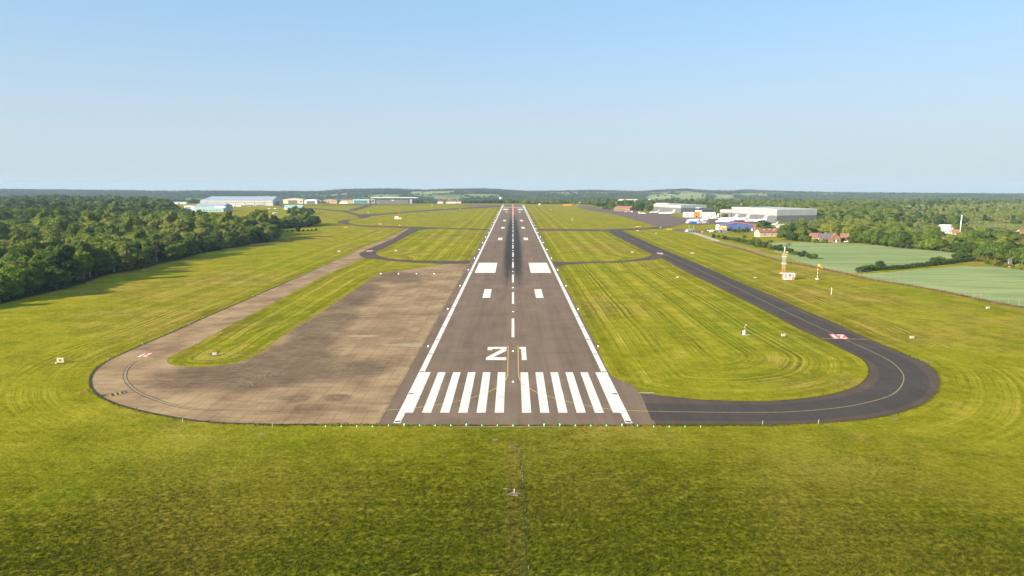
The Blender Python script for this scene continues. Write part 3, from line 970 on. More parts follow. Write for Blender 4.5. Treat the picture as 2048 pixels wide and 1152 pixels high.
def poly_mark(name, pts, x0, y0, mat, flipx=1, z=Z1, sx=1.0, sy=1.0, rot=0.0, parent=None):
    o = []
    for (u, v) in pts:
        u *= sx; v *= sy
        o.append((x0 + u * math.cos(rot) - v * math.sin(rot), y0 + u * math.sin(rot) + v * math.cos(rot)))
    return sheet(name, o, z, mat, parent or runway)


TWO = [(0, 15), (5.5, 15), (5.4, 10.2), (1.9, 3.0), (5.45, 3.0), (5.45, 0), (0, 0), (0.0, 2.8), (3.85, 11.9), (3.7, 12.5), (1.45, 12.6), (1.42, 11.0), (0.05, 11.0)]
ONE = [(0.5, 0), (1.85, 0), (1.85, 15), (0, 15), (0, 12.6), (0.5, 12.6)]
yn = P(1026, 720.5).y
poly_mark("runway_number", TWO, -7.25, yn, M['white_paint'])
poly_mark("runway_number", ONE, 1.85, yn, M['white_paint'])
for (x0, x1, p0, p1, nm) in ((9.4, 20.4, 546, 525.7, "aiming_point"), (9.5, 12.7, 596, 578.6, "touchdown_mark"), (9.3, 13.0, 480.2, 475.4, "touchdown_mark"),
                             (9.3, 13.0, 457.2, 454.0, "touchdown_mark"), (9.3, 13.2, 442.5, 440.0, "touchdown_mark"), (9.8, 13.2, 424.8, 423.4, "touchdown_mark"),
                             (9.4, 19.0, 420.0, 417.6, "aiming_point")):
    for s in (-1, 1):
        a, b = sorted((s * x0, s * x1))
        rect(nm, a, b, P(1026, p0).y, P(1026, p1).y, M['white_paint'])
y = P(1026, 675).y
k = 0
while y + 30 < P(1026, 416).y:
    rect("centre_dash", -0.45, 0.45, y, y + 30, M['white_paint']); y += 59.8; k += 1
yq = P(1026, 415.2).y
for i in range(6):
    for s in (-1, 1):
        x0 = 1.9 + 3.7 * i
        a, b = sorted((s * x0, s * (x0 + 1.9)))
        rect("far_threshold_stripe", a, b, yq, yq + 36, M['white_paint'])
# yellow lead lines (they pass beneath the white bars)
LEADL = [(1016.5, 692), (1015.8, 725), (1015.3, 745), (1015, 753), (1011, 761), (992, 777), (976.6, 784.6), (956.6, 791.8), (940.4, 797), (919.4, 802), (904, 805.6),
         (882, 809), (847, 814), (830.6, 816.3), (799, 819), (768.6, 821)]
LEADR = [(1036, 692), (1036.6, 725), (1037, 744), (1038, 756), (1041, 763), (1060, 778), (1075.4, 786), (1095.4, 793), (1112.6, 797.8), (1131.7, 802.7), (1148.9, 807),
         (1169.8, 811), (1185, 813.4), (1208, 817), (1223.3, 818.7), (1254.8, 821.3), (1296, 823)]
strip("lead_line", smooth(PL(LEADL), 2), 0.26, 0.058, M['yellow_paint'], runway)
strip("lead_line", smooth(PL(LEADR), 2), 0.26, 0.058, M['yellow_paint'], runway)

# western track: double-edged yellow line, hold bar, red runway-ahead sign on the paving, black and yellow location mark
WL = smooth(PL([(273.5, 721), (258, 731.7), (250.5, 744), (249.6, 756.7), (255.8, 767), (268, 779.6), (289, 791), (310, 799), (337, 808.8), (368, 816), (399.6, 819), (451.7, 821), (560, 821.8)]), 2)
strip("guide_line_edge", WL, 0.95, 0.048, M['black_paint'], perimeter)
strip("guide_line", WL, 0.60, 0.056, M['concrete'], perimeter)
strip("guide_line", WL, 0.24, 0.062, M['faded_yellow'], perimeter)
strip("guide_line", PL([(560, 821.8), (757, 821.5)]), 0.22, 0.060, M['tile'], perimeter)
h0, h1 = P(229, 718.5), P(334, 717)
d = h1 - h0
for i in range(9):
    a = h0 + d * (i / 9.0); b = h0 + d * ((i + 0.62) / 9.0)
    strip("hold_bar_dash", [a, b], 0.28, 0.060, M['yellow_paint'], perimeter)
strip("hold_bar", [h0 - Vector((0, .55, 0)), h1 - Vector((0, .55, 0))], 0.16, 0.060, M['yellow_paint'], perimeter)
h0, h1 = P(1644, 677.0), P(1737, 679)
strip("hold_bar", [h0, h1], 0.5, 0.074, M['faded_yellow'], taxi_r)


def surface_sign(c0, c1, c2, c3, parent, z):
    """red panel c0 c1 c2 c3 with the runway number 21 read by traffic heading towards the threshold end"""
    q = PL([c0, c1, c2, c3])
    sheet("red_panel", q, z, M['red_paint'], parent)
    A, B, C, D = q                      # near left, near right, far right, far left
    def bil(u, v):
        return (A * (1 - u) + B * u) * (1 - v) + (D * (1 - u) + C * u) * v
    for glyph, u0, us in ((TWO, 0.90, -0.40 / 5.5), (ONE, 0.36, -0.26 / 1.85)):
        pts = [bil(u0 + gu * us, 0.92 - gv / 15.0 * 0.84) for gu, gv in glyph]
        sheet("painted_digit", pts, z + 0.006, M['white_paint'], parent)


surface_sign((1667, 678), (1699, 678.5), (1688, 669.3), (1657, 668.5), taxi_r, 0.076)
surface_sign((270, 715.5), (295, 714), (308, 706), (287, 707), perimeter, 0.056)
surface_sign((1316, 508.6), (1328, 508.8), (1325, 505.6), (1312, 505.4), taxi_r, 0.076)
surface_sign((731, 503.5), (743, 503.2), (748, 500.6), (735, 501), tx[0], 0.060)
# location mark
cells = [((199, 793.8), (211, 792), (210.5, 789.6), (201, 790.5)), ((209, 794.3), (219, 792.2), (221, 789), (212, 789.8)),
         ((223, 792.8), (231, 790.8), (229, 786.6), (220, 788.2)), ((233, 790), (240.5, 788.6), (238, 784.8), (230, 786.2)),
         ((242, 788.3), (256, 785.6), (251, 781.8), (240, 784))]
for c in cells:
    sheet("dark_cell", PL(c), 0.050, M['black_paint'], perimeter)
for a, b in (((221.5, 793), (219, 788.5)), ((232, 790.6), (229.3, 786.4)), ((241.2, 788.6), (238.8, 784.4)), ((211, 793.7), (221, 789.4))):
    strip("cell_bar", PL([a, b]), 0.35, 0.058, M['yellow_paint'], perimeter)
strip("painted_letter", PL([(246, 784.5), (249.5, 784), (250, 785.6), (246.5, 786.3)]), 0.22, 0.058, M['yellow_paint'], perimeter)

# ------------------------------------------------------------------ crops
f1 = PL([(1541, 484.2), (1600, 484.6), (1700, 487.5), (1800, 493), (1880, 501), (1937, 511.5), (1928, 518.5), (1850, 531), (1790, 537.5), (1715, 545.5), (1690, 545), (1640, 534), (1600, 523), (1556, 507), (1536, 491)])
f2 = PL([(1716, 549.5), (1790, 543.2), (1850, 538), (1925, 532), (1985, 533.2), (2048, 540.5), (2200, 560), (2500, 600), (2500, 720), (2200, 648), (2048, 613.5), (1955, 597.5), (1904, 586.5), (1853, 576.5), (1751, 560)])
sheet("crop_field", smooth(f1 + [f1[0]], 1), 0.05, M['crop'], kind="structure")
sheet("crop_field", f2, 0.05, M['crop'], kind="structure")
for a, b in (((1560, 500.5), (1580, 486.0)), ((1566, 501), (1583, 486.8))):
    strip("tramline", smooth(PL([a, (a[0] + 2, a[1] - 4), ((a[0] + b[0]) / 2, (a[1] + b[1]) / 2 - .5), b]), 1), 1.1, 0.075, M['wheel_rut'], kind="structure")

# ------------------------------------------------------------------ trees
def np_mesh(name, verts, faces, mats, midx=None):
    me = bpy.data.meshes.new(name)
    me.vertices.add(len(verts)); me.vertices.foreach_set("co", np.asarray(verts, np.float32).ravel())
    nf = len(faces); k = faces.shape[1]
    me.loops.add(nf * k); me.loops.foreach_set("vertex_index", np.asarray(faces, np.int32).ravel())
    me.polygons.add(nf)
    me.polygons.foreach_set("loop_start", np.arange(0, nf * k, k, dtype=np.int32))
    if midx is not None: me.polygons.foreach_set("material_index", midx)
    me.update(calc_edges=True)
    for m in mats: me.materials.append(m)
    return me


def crown_mesh(name, seed, rad=5.0, h=9.0, base=3.0, lobes=15, leaves=900, size=0.75, shape='round'):
    r = np.random.RandomState(seed)
    L = []
    for i in range(lobes):
        a = r.uniform(0, 2 * np.pi); t = (i + 0.5) / lobes
        if shape == 'round':
            zc = base + h * (0.15 + 0.70 * t)
            env = math.sqrt(max(0.05, 1 - (2 * (zc - base) / h - 0.85) ** 2 * 0.75))
            rr = rad * env * r.uniform(0.25, 0.72); lr = rad * r.uniform(0.30, 0.50)
        elif shape == 'tall':
            zc = base + h * (0.10 + 0.82 * t); env = 1 - 0.55 * abs(2 * t - 0.9)
            rr = rad * env * r.uniform(0.15, 0.70); lr = rad * r.uniform(0.26, 0.42)
        else:                       # spreading
            zc = base + h * (0.25 + 0.5 * r.rand()); rr = rad * r.uniform(0.2, 0.85); lr = rad * r.uniform(0.22, 0.38)
        L.append((math.cos(a) * rr, math.sin(a) * rr, zc, lr, lr * r.uniform(0.65, 0.9)))
    if shape != 'tall':
        L.append((0, 0, base + h * 0.55, rad * 0.55, h * 0.33))
    L = np.array(L)
    # leaf clumps over the lobes
    pick = r.choice(len(L), leaves, p=(L[:, 3] ** 2) / (L[:, 3] ** 2).sum())
    d = r.normal(size=(leaves, 3)); d /= np.linalg.norm(d, axis=1)[:, None]
    rr = r.uniform(0.86, 1.16, leaves)[:, None]
    c = L[pick, :3] + d * np.column_stack([L[pick, 3], L[pick, 3], L[pick, 4]]) * rr
    # drop clumps deep inside another lobe
    keep = np.ones(leaves, bool)
    for q in L:
        e = (c - q[:3]) / np.array([q[3], q[3], q[4]])
        keep &= ~((e ** 2).sum(1) < 0.62)
    c = c[keep]; d = d[keep]; n = len(c)
    nrm = d + r.normal(scale=0.55, size=(n, 3)); nrm /= np.linalg.norm(nrm, axis=1)[:, None]
    t1 = np.cross(nrm, r.normal(size=(n, 3))); t1 /= np.linalg.norm(t1, axis=1)[:, None]
    t2 = np.cross(nrm, t1)
    s = size * r.uniform(0.5, 1.25, n)[:, None]
    a1 = r.uniform(0.6, 1.1, (n, 1))
    P0 = c - t1 * s - t2 * s * a1 * 0.3; P1 = c - t2 * s * a1; P2 = c + t1 * s; P3 = c + t2 * s * a1
    V = np.stack([P0, P1, P2, P3], 1).reshape(-1, 3)
    F = np.arange(len(V)).reshape(-1, 4)
    # inner masses so that the crown is not a shell
    vs = [V]; fs = [F]; off = len(V)
    for q in L:
        nu, nv = 8, 5
        g = []
        for j in range(nv + 1):
            for i in range(nu):
                th = math.pi * j / nv; ph = 2 * math.pi * i / nu
                k = 0.80 * r.uniform(0.85, 1.1)
                g.append((q[0] + math.sin(th) * math.cos(ph) * q[3] * k, q[1] + math.sin(th) * math.sin(ph) * q[3] * k, q[2] + math.cos(th) * q[4] * k))
        ff = [[off + j * nu + i, off + (j + 1) * nu + i, off + (j + 1) * nu + (i + 1) % nu, off + j * nu + (i + 1) % nu] for j in range(nv) for i in range(nu)]
        vs.append(np.array(g)); fs.append(np.array(ff)); off += len(g)
    return np_mesh(name, np.concatenate(vs), np.concatenate(fs), [M['leaf']])


def trunk_mesh(name, seed, h, rad, r0=0.32, limbs=5, mat='bark', stems=1):
    r = random.Random(seed); mb = MB()
    for s in range(stems):
        ox = r.uniform(-1, 1) * 0.35 * (stems - 1); oy = r.uniform(-1, 1) * 0.35 * (stems - 1)
        top = (ox * 1.6 + r.uniform(-.4, .4), oy * 1.6 + r.uniform(-.4, .4), h)
        mb.path([(ox, oy, -0.4), (ox, oy, h * 0.25), (ox * 1.2, oy * 1.2, h * 0.6), top], [r0 * 1.25, r0, r0 * 0.7, r0 * 0.25], 7)
    for i in range(limbs):
        a = r.uniform(0, 6.28); z0 = h * r.uniform(0.3, 0.65)
        e = (math.cos(a) * rad * 0.75, math.sin(a) * rad * 0.75, z0 + h * r.uniform(0.15, 0.35))
        mb.path([(0, 0, z0), (e[0] * .5, e[1] * .5, z0 + (e[2] - z0) * .6), e], [r0 * 0.5, r0 * 0.3, r0 * 0.1], 5)
    me = bpy.data.meshes.new(name)
    me.from_pydata(mb.v, [], mb.f); me.update(); me.materials.append(M[mat])
    return me


CROWNS = [crown_mesh("crown_round", 1, 5.4, 9.5, 2.0, 17, 2600, 0.46),
          crown_mesh("crown_broad", 2, 6.4, 8.6, 2.2, 22, 3200, 0.48, 'spread'),
          crown_mesh("crown_dense", 3, 4.8, 10.8, 1.4, 18, 2500, 0.45),
          crown_mesh("crown_tall", 4, 4.0, 12.5, 1.8, 24, 2200, 0.42, 'tall'),
          crown_mesh("crown_slender", 5, 3.0, 12.5, 2.2, 22, 1300, 0.38, 'tall'),
          crown_mesh("crown_bush", 6, 2.6, 2.9, 0.1, 10, 700, 0.30, 'spread'),
          crown_mesh("crown_shrub", 7, 2.1, 3.6, 0.1, 9, 650, 0.28)]
TRUNKS = [trunk_mesh("trunk_a", 1, 9, 5), trunk_mesh("trunk_b", 2, 8, 6, 0.4, 7), trunk_mesh("trunk_c", 3, 9, 4), trunk_mesh("trunk_d", 4, 11, 3),
          trunk_mesh("trunk_e", 5, 13.5, 2.4, 0.16, 6, 'pale_bark', 3), trunk_mesh("trunk_f", 6, 2, 1.6, 0.1, 4), trunk_mesh("trunk_g", 7, 3, 1.5, 0.1, 4)]
TINTS = {'dark green': (0.055, 0.098, 0.024), 'mid green': (0.110, 0.170, 0.032), 'fresh green': (0.175, 0.245, 0.036), 'yellow green': (0.270, 0.300, 0.042),
         'olive brown': (0.185, 0.190, 0.058), 'grey green': (0.170, 0.200, 0.120), 'bronze': (0.220, 0.120, 0.060)}
KIND = {0: 'round', 1: 'broad', 2: 'dense', 3: 'tall', 4: 'slender', 5: 'low', 6: 'upright'}
tree_list = []


def put_tree(x, y, k, s, tint, area, z=None, name=None, sz=None, group=None):
    z = float(H(x, y)) if z is None else z
    bush = k >= 5
    r = random.Random(int(x * 13.7 + y * 7.1) & 0xffff)
    root = empty(name or ("bush" if bush else "tree"), (x, y, z - (0.1 if bush else 1.3 * s)), r.uniform(0, 6.28))
    sz = s if sz is None else sz
    wd_ = 1.0 if k in (4, 5, 6) else (1.20 if area == 'west' else 1.15)
    root.scale = (s * wd_, s * wd_, sz)
    c = bpy.data.objects.new("crown", CROWNS[k]); link(c, root)
    j = r.uniform(0.85, 1.15)
    c.color = (*[v * j for v in TINTS[tint]], 1)
    t = bpy.data.objects.new("trunk", TRUNKS[k]); link(t, root)
    root["category"] = "bush" if bush else "tree"
    tree_list.append([root, x, y, k, s, tint, area, group])
    return root


def px_size(x, y, s, k):
    return (1.0 if k < 5 else 0.35) * s / max(60.0, math.hypot(x, y))


def scatter(poly, spacing, seed, jitter=0.45):
    r = np.random.RandomState(seed)
    x0, y0 = poly.min(0); x1, y1 = poly.max(0)
    xs = np.arange(x0, x1, spacing); ys = np.arange(y0, y1, spacing * 0.87)
    X, Y = np.meshgrid(xs, ys)
    X = X + (np.arange(len(ys))[:, None] % 2) * spacing * 0.5
    X = X + r.uniform(-jitter, jitter, X.shape) * spacing; Y = Y + r.uniform(-jitter, jitter, Y.shape) * spacing
    X = X.ravel(); Y = Y.ravel()
    m = in_poly(X, Y, poly)
    return np.stack([X[m], Y[m]], 1)


def in_view(p, margin=0.10):
    """rough test that a ground point lies in or just beside the picture"""
    d = np.maximum(p[:, 1], 1.0)
    return np.abs(p[:, 0]) / d < 0.75 + margin


mass_pts = []     # (x, y, z, scale, zscale, kindset)
r_ = random.Random(5)

# --- western wood -------------------------------------------------------------
wp = scatter(WOOD_L, 8.8, 21)
wp = wp[in_view(wp, 0.12)]
dist = np.hypot(wp[:, 0], wp[:, 1])
edged = seg_dist(wp, [(WOOD_L[i - 1], WOOD_L[i]) for i in range(len(WOOD_L))])
keep = dist < 620
thin = np.random.RandomState(3).rand(len(wp)) < 0.62
wp, dist, edged = wp[keep | thin], dist[keep | thin], edged[keep | thin]
front = seg_dist(wp, [(WOOD_L[i], WOOD_L[i + 1]) for i in range(1, 9)])
score = dist + np.where(front < 22, -150, 0) + np.where((front < 22) & (dist < 560), -80, 0)
order = np.argsort(score)
n_ind = 165
ind = set(order[:n_ind].tolist())
PALL = ['mid green', 'mid green', 'fresh green', 'olive brown', 'fresh green', 'dark green', 'mid green']
for i, (x, y) in enumerate(wp):
    hn = float(vnoise(x, y, 60, 2)); sc = 0.66 + 0.58 * hn + r_.uniform(-0.14, 0.30)
    qpx = 1026 + 1370 * x / y
    if 740 < y < 1000 and 455 < qpx < 640: sc = min(sc, 0.62 if qpx < 575 else 0.95)
    if i in ind:
        near = front[i] < 26
        sl = near and y > 330 and r_.random() < 0.42
        k = 4 if sl else r_.choice([0, 1, 2, 2, 3, 3, 0])
        if front[i] < 4.5: k = r_.choice([5, 6, 2, 0]); sc *= 0.85
        tn = 'olive brown' if (k == 4 and r_.random() < 0.7) else r_.choice(PALL)
        if k in (5, 6): tn = 'dark green'; sc *= 1.5
        put_tree(x, y, k, sc, tn, 'west')
    else:
        mass_pts.append((x, y, float(H(x, y)), sc * (1.28 if dist[i] > 620 else 1.05), 0))


def clump(pts, ks, scs, tints, area, seed=0, name=None):
    r = random.Random(seed)
    for (px, py) in pts:
        p = P(px, py)
        put_tree(p.x, p.y, r.choice(ks), r.uniform(*scs), r.choice(tints), area, name=name)


# bushes on the grass left of the taxiway
for (px, py, k, s, t) in ((539, 465.5, 5, 1.0, 'dark green'), (546, 465.5, 5, .8, 'dark green'), (553, 465, 5, 1.15, 'mid green'), (563, 465, 5, 1.0, 'dark green'), (575, 464.5, 6, .5, 'dark green'),
                          (585, 463.5, 5, .8, 'dark green'), (596, 463.3, 2, .52, 'dark green'), (607, 463, 5, .7, 'dark green'), (616, 462.5, 5, .6, 'mid green'), (624, 462, 5, .6, 'dark green'), (632, 461.5, 6, .75, 'mid green')):
    p = P(px, py); put_tree(p.x, p.y, k, s, t, 'hollow')
# clump by the teal hut and trees near the blue-grey halls
for (px, py, k, s, t) in ((582, 428, 0, .95, 'dark green'), (590, 428.5, 2, 1.25, 'mid green'), (598, 429, 1, 1.25, 'fresh green'), (606, 429, 0, 1.1, 'dark green'), (614, 429.3, 1, 1.1, 'dark green'), (622, 429.5, 2, .95, 'dark green'), (575, 428, 5, 1.6, 'olive brown')):
    p = P(px, py); put_tree(p.x, p.y, k, s, t, 'hut')

# --- east side: trees along the crop fields ----------------------------------------
FARM = (1618, 1700)
for (px, py, k, s, t) in (
        (1572, 480, 1, .95, 'mid green'), (1583, 482, 2, .75, 'dark green'), (1594, 481, 0, .7, 'yellow green'), (1606, 483, 1, .6, 'mid green'), (1566, 474, 0, .85, 'mid green'), (1577, 471, 2, .9, 'dark green'),
        (1590, 470, 1, .9, 'mid green'), (1603, 469, 0, .85, 'olive brown'), (1617, 470, 1, .8, 'mid green'), (1627, 465, 2, 1.0, 'grey green'), (1652, 470, 2, 1.05, 'yellow green'), (1664, 471, 0, 1.0, 'yellow green'),
        (1681, 472, 3, .8, 'dark green'), (1695, 474, 0, .9, 'yellow green'), (1652, 485, 6, .8, 'mid green'), (1633, 485.5, 6, 1.0, 'mid green'), (1626, 485, 5, 1.1, 'yellow green'), (1646, 486, 5, .8, 'mid green'), (1618, 484, 0, .5, 'mid green'), (1701, 486, 6, .9, 'mid green'), (1705, 485, 0, .75, 'mid green'), (1716, 484, 1, .75, 'fresh green'), (1728, 487, 1, .8, 'mid green'),
        (1740, 489, 2, .8, 'dark green'), (1752, 490, 1, .95, 'mid green'), (1766, 491, 0, 1.0, 'dark green'), (1780, 493, 1, 1.05, 'mid green'), (1796, 495, 1, 1.05, 'mid green'), (1812, 497, 2, 1.0, 'dark green'),
        (1822, 497, 5, 1.2, 'yellow green'), (1832, 498, 0, .8, 'mid green'), (1845, 499, 1, .75, 'fresh green'), (1858, 499, 0, .9, 'mid green'), (1868, 501, 1, 1.0, 'fresh green'), (1882, 503, 0, .85, 'mid green'),
        (1893, 504, 5, 1.3, 'olive brown'), (1903, 505, 5, 1.3, 'mid green'), (1914, 506, 1, .8, 'dark green'), (1927, 507, 2, .75, 'mid green'), (1940, 508, 1, .9, 'dark green'), (1953, 509, 2, .7, 'mid green'),
        (1975, 517, 1, 1.05, 'mid green'), (1990, 521, 0, 1.1, 'mid green'), (2007, 524, 1, 1.2, 'mid green'), (2026, 527, 2, 1.15, 'dark green'), (2044, 531, 1, 1.2, 'mid green'), (2064, 536, 0, 1.2, 'mid green'), (2090, 540, 1, 1.2, 'dark green'),
        (1960, 523, 5, 1.1, 'olive brown'), (1972, 528, 5, .9, 'mid green'), (1998, 532, 5, .9, 'dark green'), (2014, 534, 5, .8, 'olive brown'), (2036, 538, 6, .85, 'yellow green'), (2050, 541, 6, .9, 'yellow green'),
        (1930, 486, 1, 1.0, 'fresh green'), (1945, 484, 0, 1.0, 'mid green'), (1962, 487, 1, 1.15, 'mid green'), (1979, 485, 2, 1.05, 'dark green'), (1996, 487, 1, 1.2, 'mid green'), (2014, 486, 0, 1.0, 'mid green'), (2032, 492, 1, .9, 'bronze'), (2048, 497, 1, .9, 'bronze'),
        (1862, 478, 0, 1.1, 'fresh green'), (1876, 482, 1, 1.0, 'mid green'), (1850, 480, 1, 1.15, 'grey green'), (1838, 482, 2, 1.0, 'grey green'), (1826, 478, 0, .9, 'yellow green'), (1890, 488, 6, 1.5, 'dark green'), (1908, 484, 1, .7, 'olive brown')):
    p = P(px, py); put_tree(p.x, p.y, k, s * 1.0, t, 'crop')
# bushes behind the perimeter fence
r2 = random.Random(9)
for i in range(21):
    t = i / 20.0
    px = 1428 + (1628 - 1428) * t; py = 476 + (519 - 476) * (t ** 1.1) + r2.uniform(-1.0, 1.0)
    p = P(px + r2.uniform(-2, 2), py)
    put_tree(p.x, p.y, r2.choice([5, 6, 6, 5]), r2.uniform(0.9, 1.45), r2.choice(['dark green', 'mid green', 'dark green', 'olive brown']), 'fence')
for (px, py, s) in ((1475, 482, 1.1), (1500, 488, 1.2), (1515, 485, 1.2), (1530, 491, 1.1), (1522, 495, 1.1), (1508, 481, .9), (1540, 486, .9), (1488, 476, .9)):
    p = P(px, py); put_tree(p.x, p.y, 5, s, 'mid green', 'fence')
# shrubs in the hedge between the two crop fields
for (px, py, k, s, t) in ((1733, 540.5, 5, 1.0, 'mid green'), (1745, 539, 5, .95, 'dark green'), (1757, 537.5, 6, 1.25, 'dark green'), (1763, 537.5, 6, 1.1, 'dark green'), (1869, 526, 5, 1.2, 'dark green'), (1880, 525, 5, 1.3, 'mid green'),
                          (1912, 520.5, 5, 1.5, 'dark green'), (1923, 519.5, 5, 1.6, 'dark green'), (1934, 518.5, 5, 1.4, 'mid green'), (1945, 518.5, 6, 1.1, 'yellow green'), (1954, 519.5, 6, 1.2, 'mid green')):
    p = P(px, py); put_tree(p.x, p.y, k, s, t, 'hedge')
# hangar surroundings
for (px, py, k, s, t) in ((1530, 455.5, 1, .85, 'mid green'), (1520, 456.5, 0, .85, 'mid green'), (1538, 457, 5, 1.2, 'dark green'), (1487, 465, 5, 1.35, 'mid green'), (1494, 463.5, 6, 1.2, 'dark green'), (1469, 465.5, 5, 1.3, 'dark green'), (1477, 464.5, 6, 1.1, 'mid green'),
                          (1593, 456, 1, .8, 'mid green'), (1604, 457, 0, .85, 'olive brown'), (1616, 457, 1, .85, 'mid green'), (1634, 456, 0, .9, 'mid green'), (1645, 455, 1, .9, 'dark green'), (1640, 447, 2, .95, 'dark green'), (1652, 447, 0, 1.0, 'mid green'),
                          (1450, 440, 0, .85, 'fresh green'), (1447, 434, 1, 1.1, 'olive brown'), (1437, 431, 2, 1.1, 'olive brown'), (1425, 429, 0, 1.1, 'mid green')):
    p = P(px, py); put_tree(p.x, p.y, k, s, t, 'hangar')
for (px, py, k, s, t) in ((1211, 419.5, 1, .95, 'mid green'), (1221, 420, 0, .95, 'fresh green'), (1227, 417, 2, .9, 'dark green'), (1196, 414, 2, .9, 'dark green'), (1205, 414, 0, .95, 'dark green'), (1238, 416, 0, .9, 'mid green'), (1247, 417, 1, .9, 'dark green'),
                          (1263, 421.5, 2, 1.05, 'mid green'), (1274, 422, 2, 1.2, 'dark green'), (1284, 422, 3, 1.1, 'dark green'), (1296, 422.5, 2, 1.15, 'mid green'), (1303, 420, 3, 1.0, 'fresh green'), (1256, 418, 0, .9, 'mid green'), (1290, 418, 1, 1.2, 'dark green')):
    p = P(px, py); put_tree(p.x, p.y, k, s, t, 'brickhall')

# --- masses of trees too many to count ----------------------------------------------
def add_mass(poly_px, spacing, sc, seed, dens=1.0, clear=()):
    poly = arr(PL(poly_px))
    q = scatter(poly, spacing, seed)
    q = q[in_view(q, 0.12)]
    rr = np.random.RandomState(seed + 1)
    m = rr.rand(len(q)) < dens * np.clip(0.35 + 1.1 * vnoise(q[:, 0], q[:, 1], 60, seed), 0, 1)
    q = q[m]
    for c in clear:
        q = q[~in_poly(q[:, 0], q[:, 1], arr(PL(c)))]
    for x, y in q:
        mass_pts.append((x, y, float(H(x, y)), rr.uniform(*sc) * 1.0, 2 if seed in (35, 36) else 0))


FARMYARD = [(1612, 486), (1705, 486), (1705, 474), (1612, 468)]
WHITEHOUSE = [(1870, 480), (1925, 484), (1925, 462), (1880, 458), (1868, 462)]
STONE = [(1500, 476), (1566, 476), (1566, 466), (1510, 462)]
CARPARK = [(1528, 463), (1592, 463), (1592, 448), (1528, 448)]
# behind the crop fields
add_mass([(1560, 474), (1700, 479), (1760, 488), (1850, 495), (1960, 505), (2200, 540), (2500, 560), (2500, 520), (2048, 486), (1930, 484), (1880, 488), (1830, 484), (1800, 470), (1785, 456), (1760, 446), (1640, 443), (1630, 455), (1570, 462)], 8.5, (0.55, 1.0), 31, 0.95, (FARMYARD, WHITEHOUSE, STONE, CARPARK))
# park-like belt further back
add_mass([(1630, 443), (1760, 446), (1785, 452), (1790, 440), (1800, 425), (1760, 418), (1640, 414), (1440, 413), (1300, 411), (1190, 408), (1190, 413), (1300, 416), (1425, 424), (1450, 437), (1462, 434), (1470, 424), (1560, 422), (1636, 428)], 10.5, (0.75, 1.2), 33, 0.95)
# open heath with scattered scrub
add_mass([(1790, 452), (1800, 470), (1830, 484), (1880, 488), (1930, 484), (2048, 486), (2500, 520), (2500, 425), (2048, 421), (1800, 425)], 8.0, (0.10, 0.40), 35, 0.36, (WHITEHOUSE,))
add_mass([(1800, 425), (2048, 421), (2500, 425), (2500, 414), (2048, 411), (1790, 416)], 12.0, (0.3, 0.8), 36, 0.45)
add_mass([(1640, 414), (1790, 416), (2048, 411), (2500, 414), (2500, 402), (1500, 402), (1300, 405), (1300, 410.5), (1440, 412.5)], 14.0, (0.6, 1.1), 37, 0.62)
add_mass([(1770, 452), (1800, 466), (1850, 484), (1900, 484), (1960, 482), (1930, 440), (1880, 425), (1820, 416), (1780, 420)], 15.0, (0.35, 0.85), 45, 0.55, (WHITEHOUSE,))
add_mass([(1880, 440), (2048, 450), (2500, 480), (2500, 418), (2048, 414), (1850, 414)], 24.0, (0.35, 0.8), 46, 0.75, (WHITEHOUSE,))
# belts behind the western halls and beyond the runway end
add_mass([(-420, 400.5), (330, 406), (330, 404), (400, 403.5), (560, 402.5), (740, 401.5), (740, 397), (-420, 394)], 15.0, (0.9, 1.25), 39, 1.0)
add_mass([(836, 402.5), (880, 401.3), (1000, 404.5), (1140, 405.5), (1200, 404), (1200, 399.5), (836, 396)], 14.0, (0.8, 1.1), 41, 0.95)
add_mass([(1040, 408.0), (1120, 408.0), (1120, 405), (1040, 405)], 13.0, (0.7, 1.0), 43, 1.0)
add_mass([(1148, 409.3), (1190, 409.8), (1200, 404), (1148, 404)], 14.0, (0.5, .9), 44, 0.9)

# wooded hills
rr = np.random.RandomState(77)
for (yy0, yy1, sp, sc, thr) in ((1950, 2700, 15.0, (0.75, 1.2), 0.34), (2700, 3800, 17.0, (0.8, 1.3), 0.36), (3800, 5300, 20.0, (0.9, 1.5), 0.36)):
    xs = np.arange(-0.86 * yy1, 0.86 * yy1, sp); ys = np.arange(yy0, yy1, sp)
    X, Y = np.meshgrid(xs, ys)
    X = (X + rr.uniform(-.5, .5, X.shape) * sp).ravel(); Y = (Y + rr.uniform(-.5, .5, Y.shape) * sp).ravel()
    m = np.abs(X) / Y < 0.86
    cover = vnoise(X, Y, 420, 12) * 0.6 + vnoise(X, Y, 160, 13) * 0.4
    # hedgerow lines between open fields
    hedge = (np.abs(((X + 0.35 * Y) / 260) % 1 - 0.5) > 0.46) | (np.abs(((Y - 0.2 * X) / 230) % 1 - 0.5) > 0.46)
    thr2 = thr + 0.10 * np.exp(-((X / Y - 0.02) / 0.32) ** 2)
    om = open_mask(X, Y)
    m &= (om < 0.5) | (rr.rand(len(X)) < 0.03)
    m &= (cover > thr2) | (hedge & (rr.rand(len(X)) < 0.8))
    X = X[m]; Y = Y[m]; Zh = H(X, Y)
    S_ = rr.uniform(sc[0], sc[1], len(X))
    for i in range(len(X)):
        mass_pts.append((X[i], Y[i], float(Zh[i]), S_[i], 1))


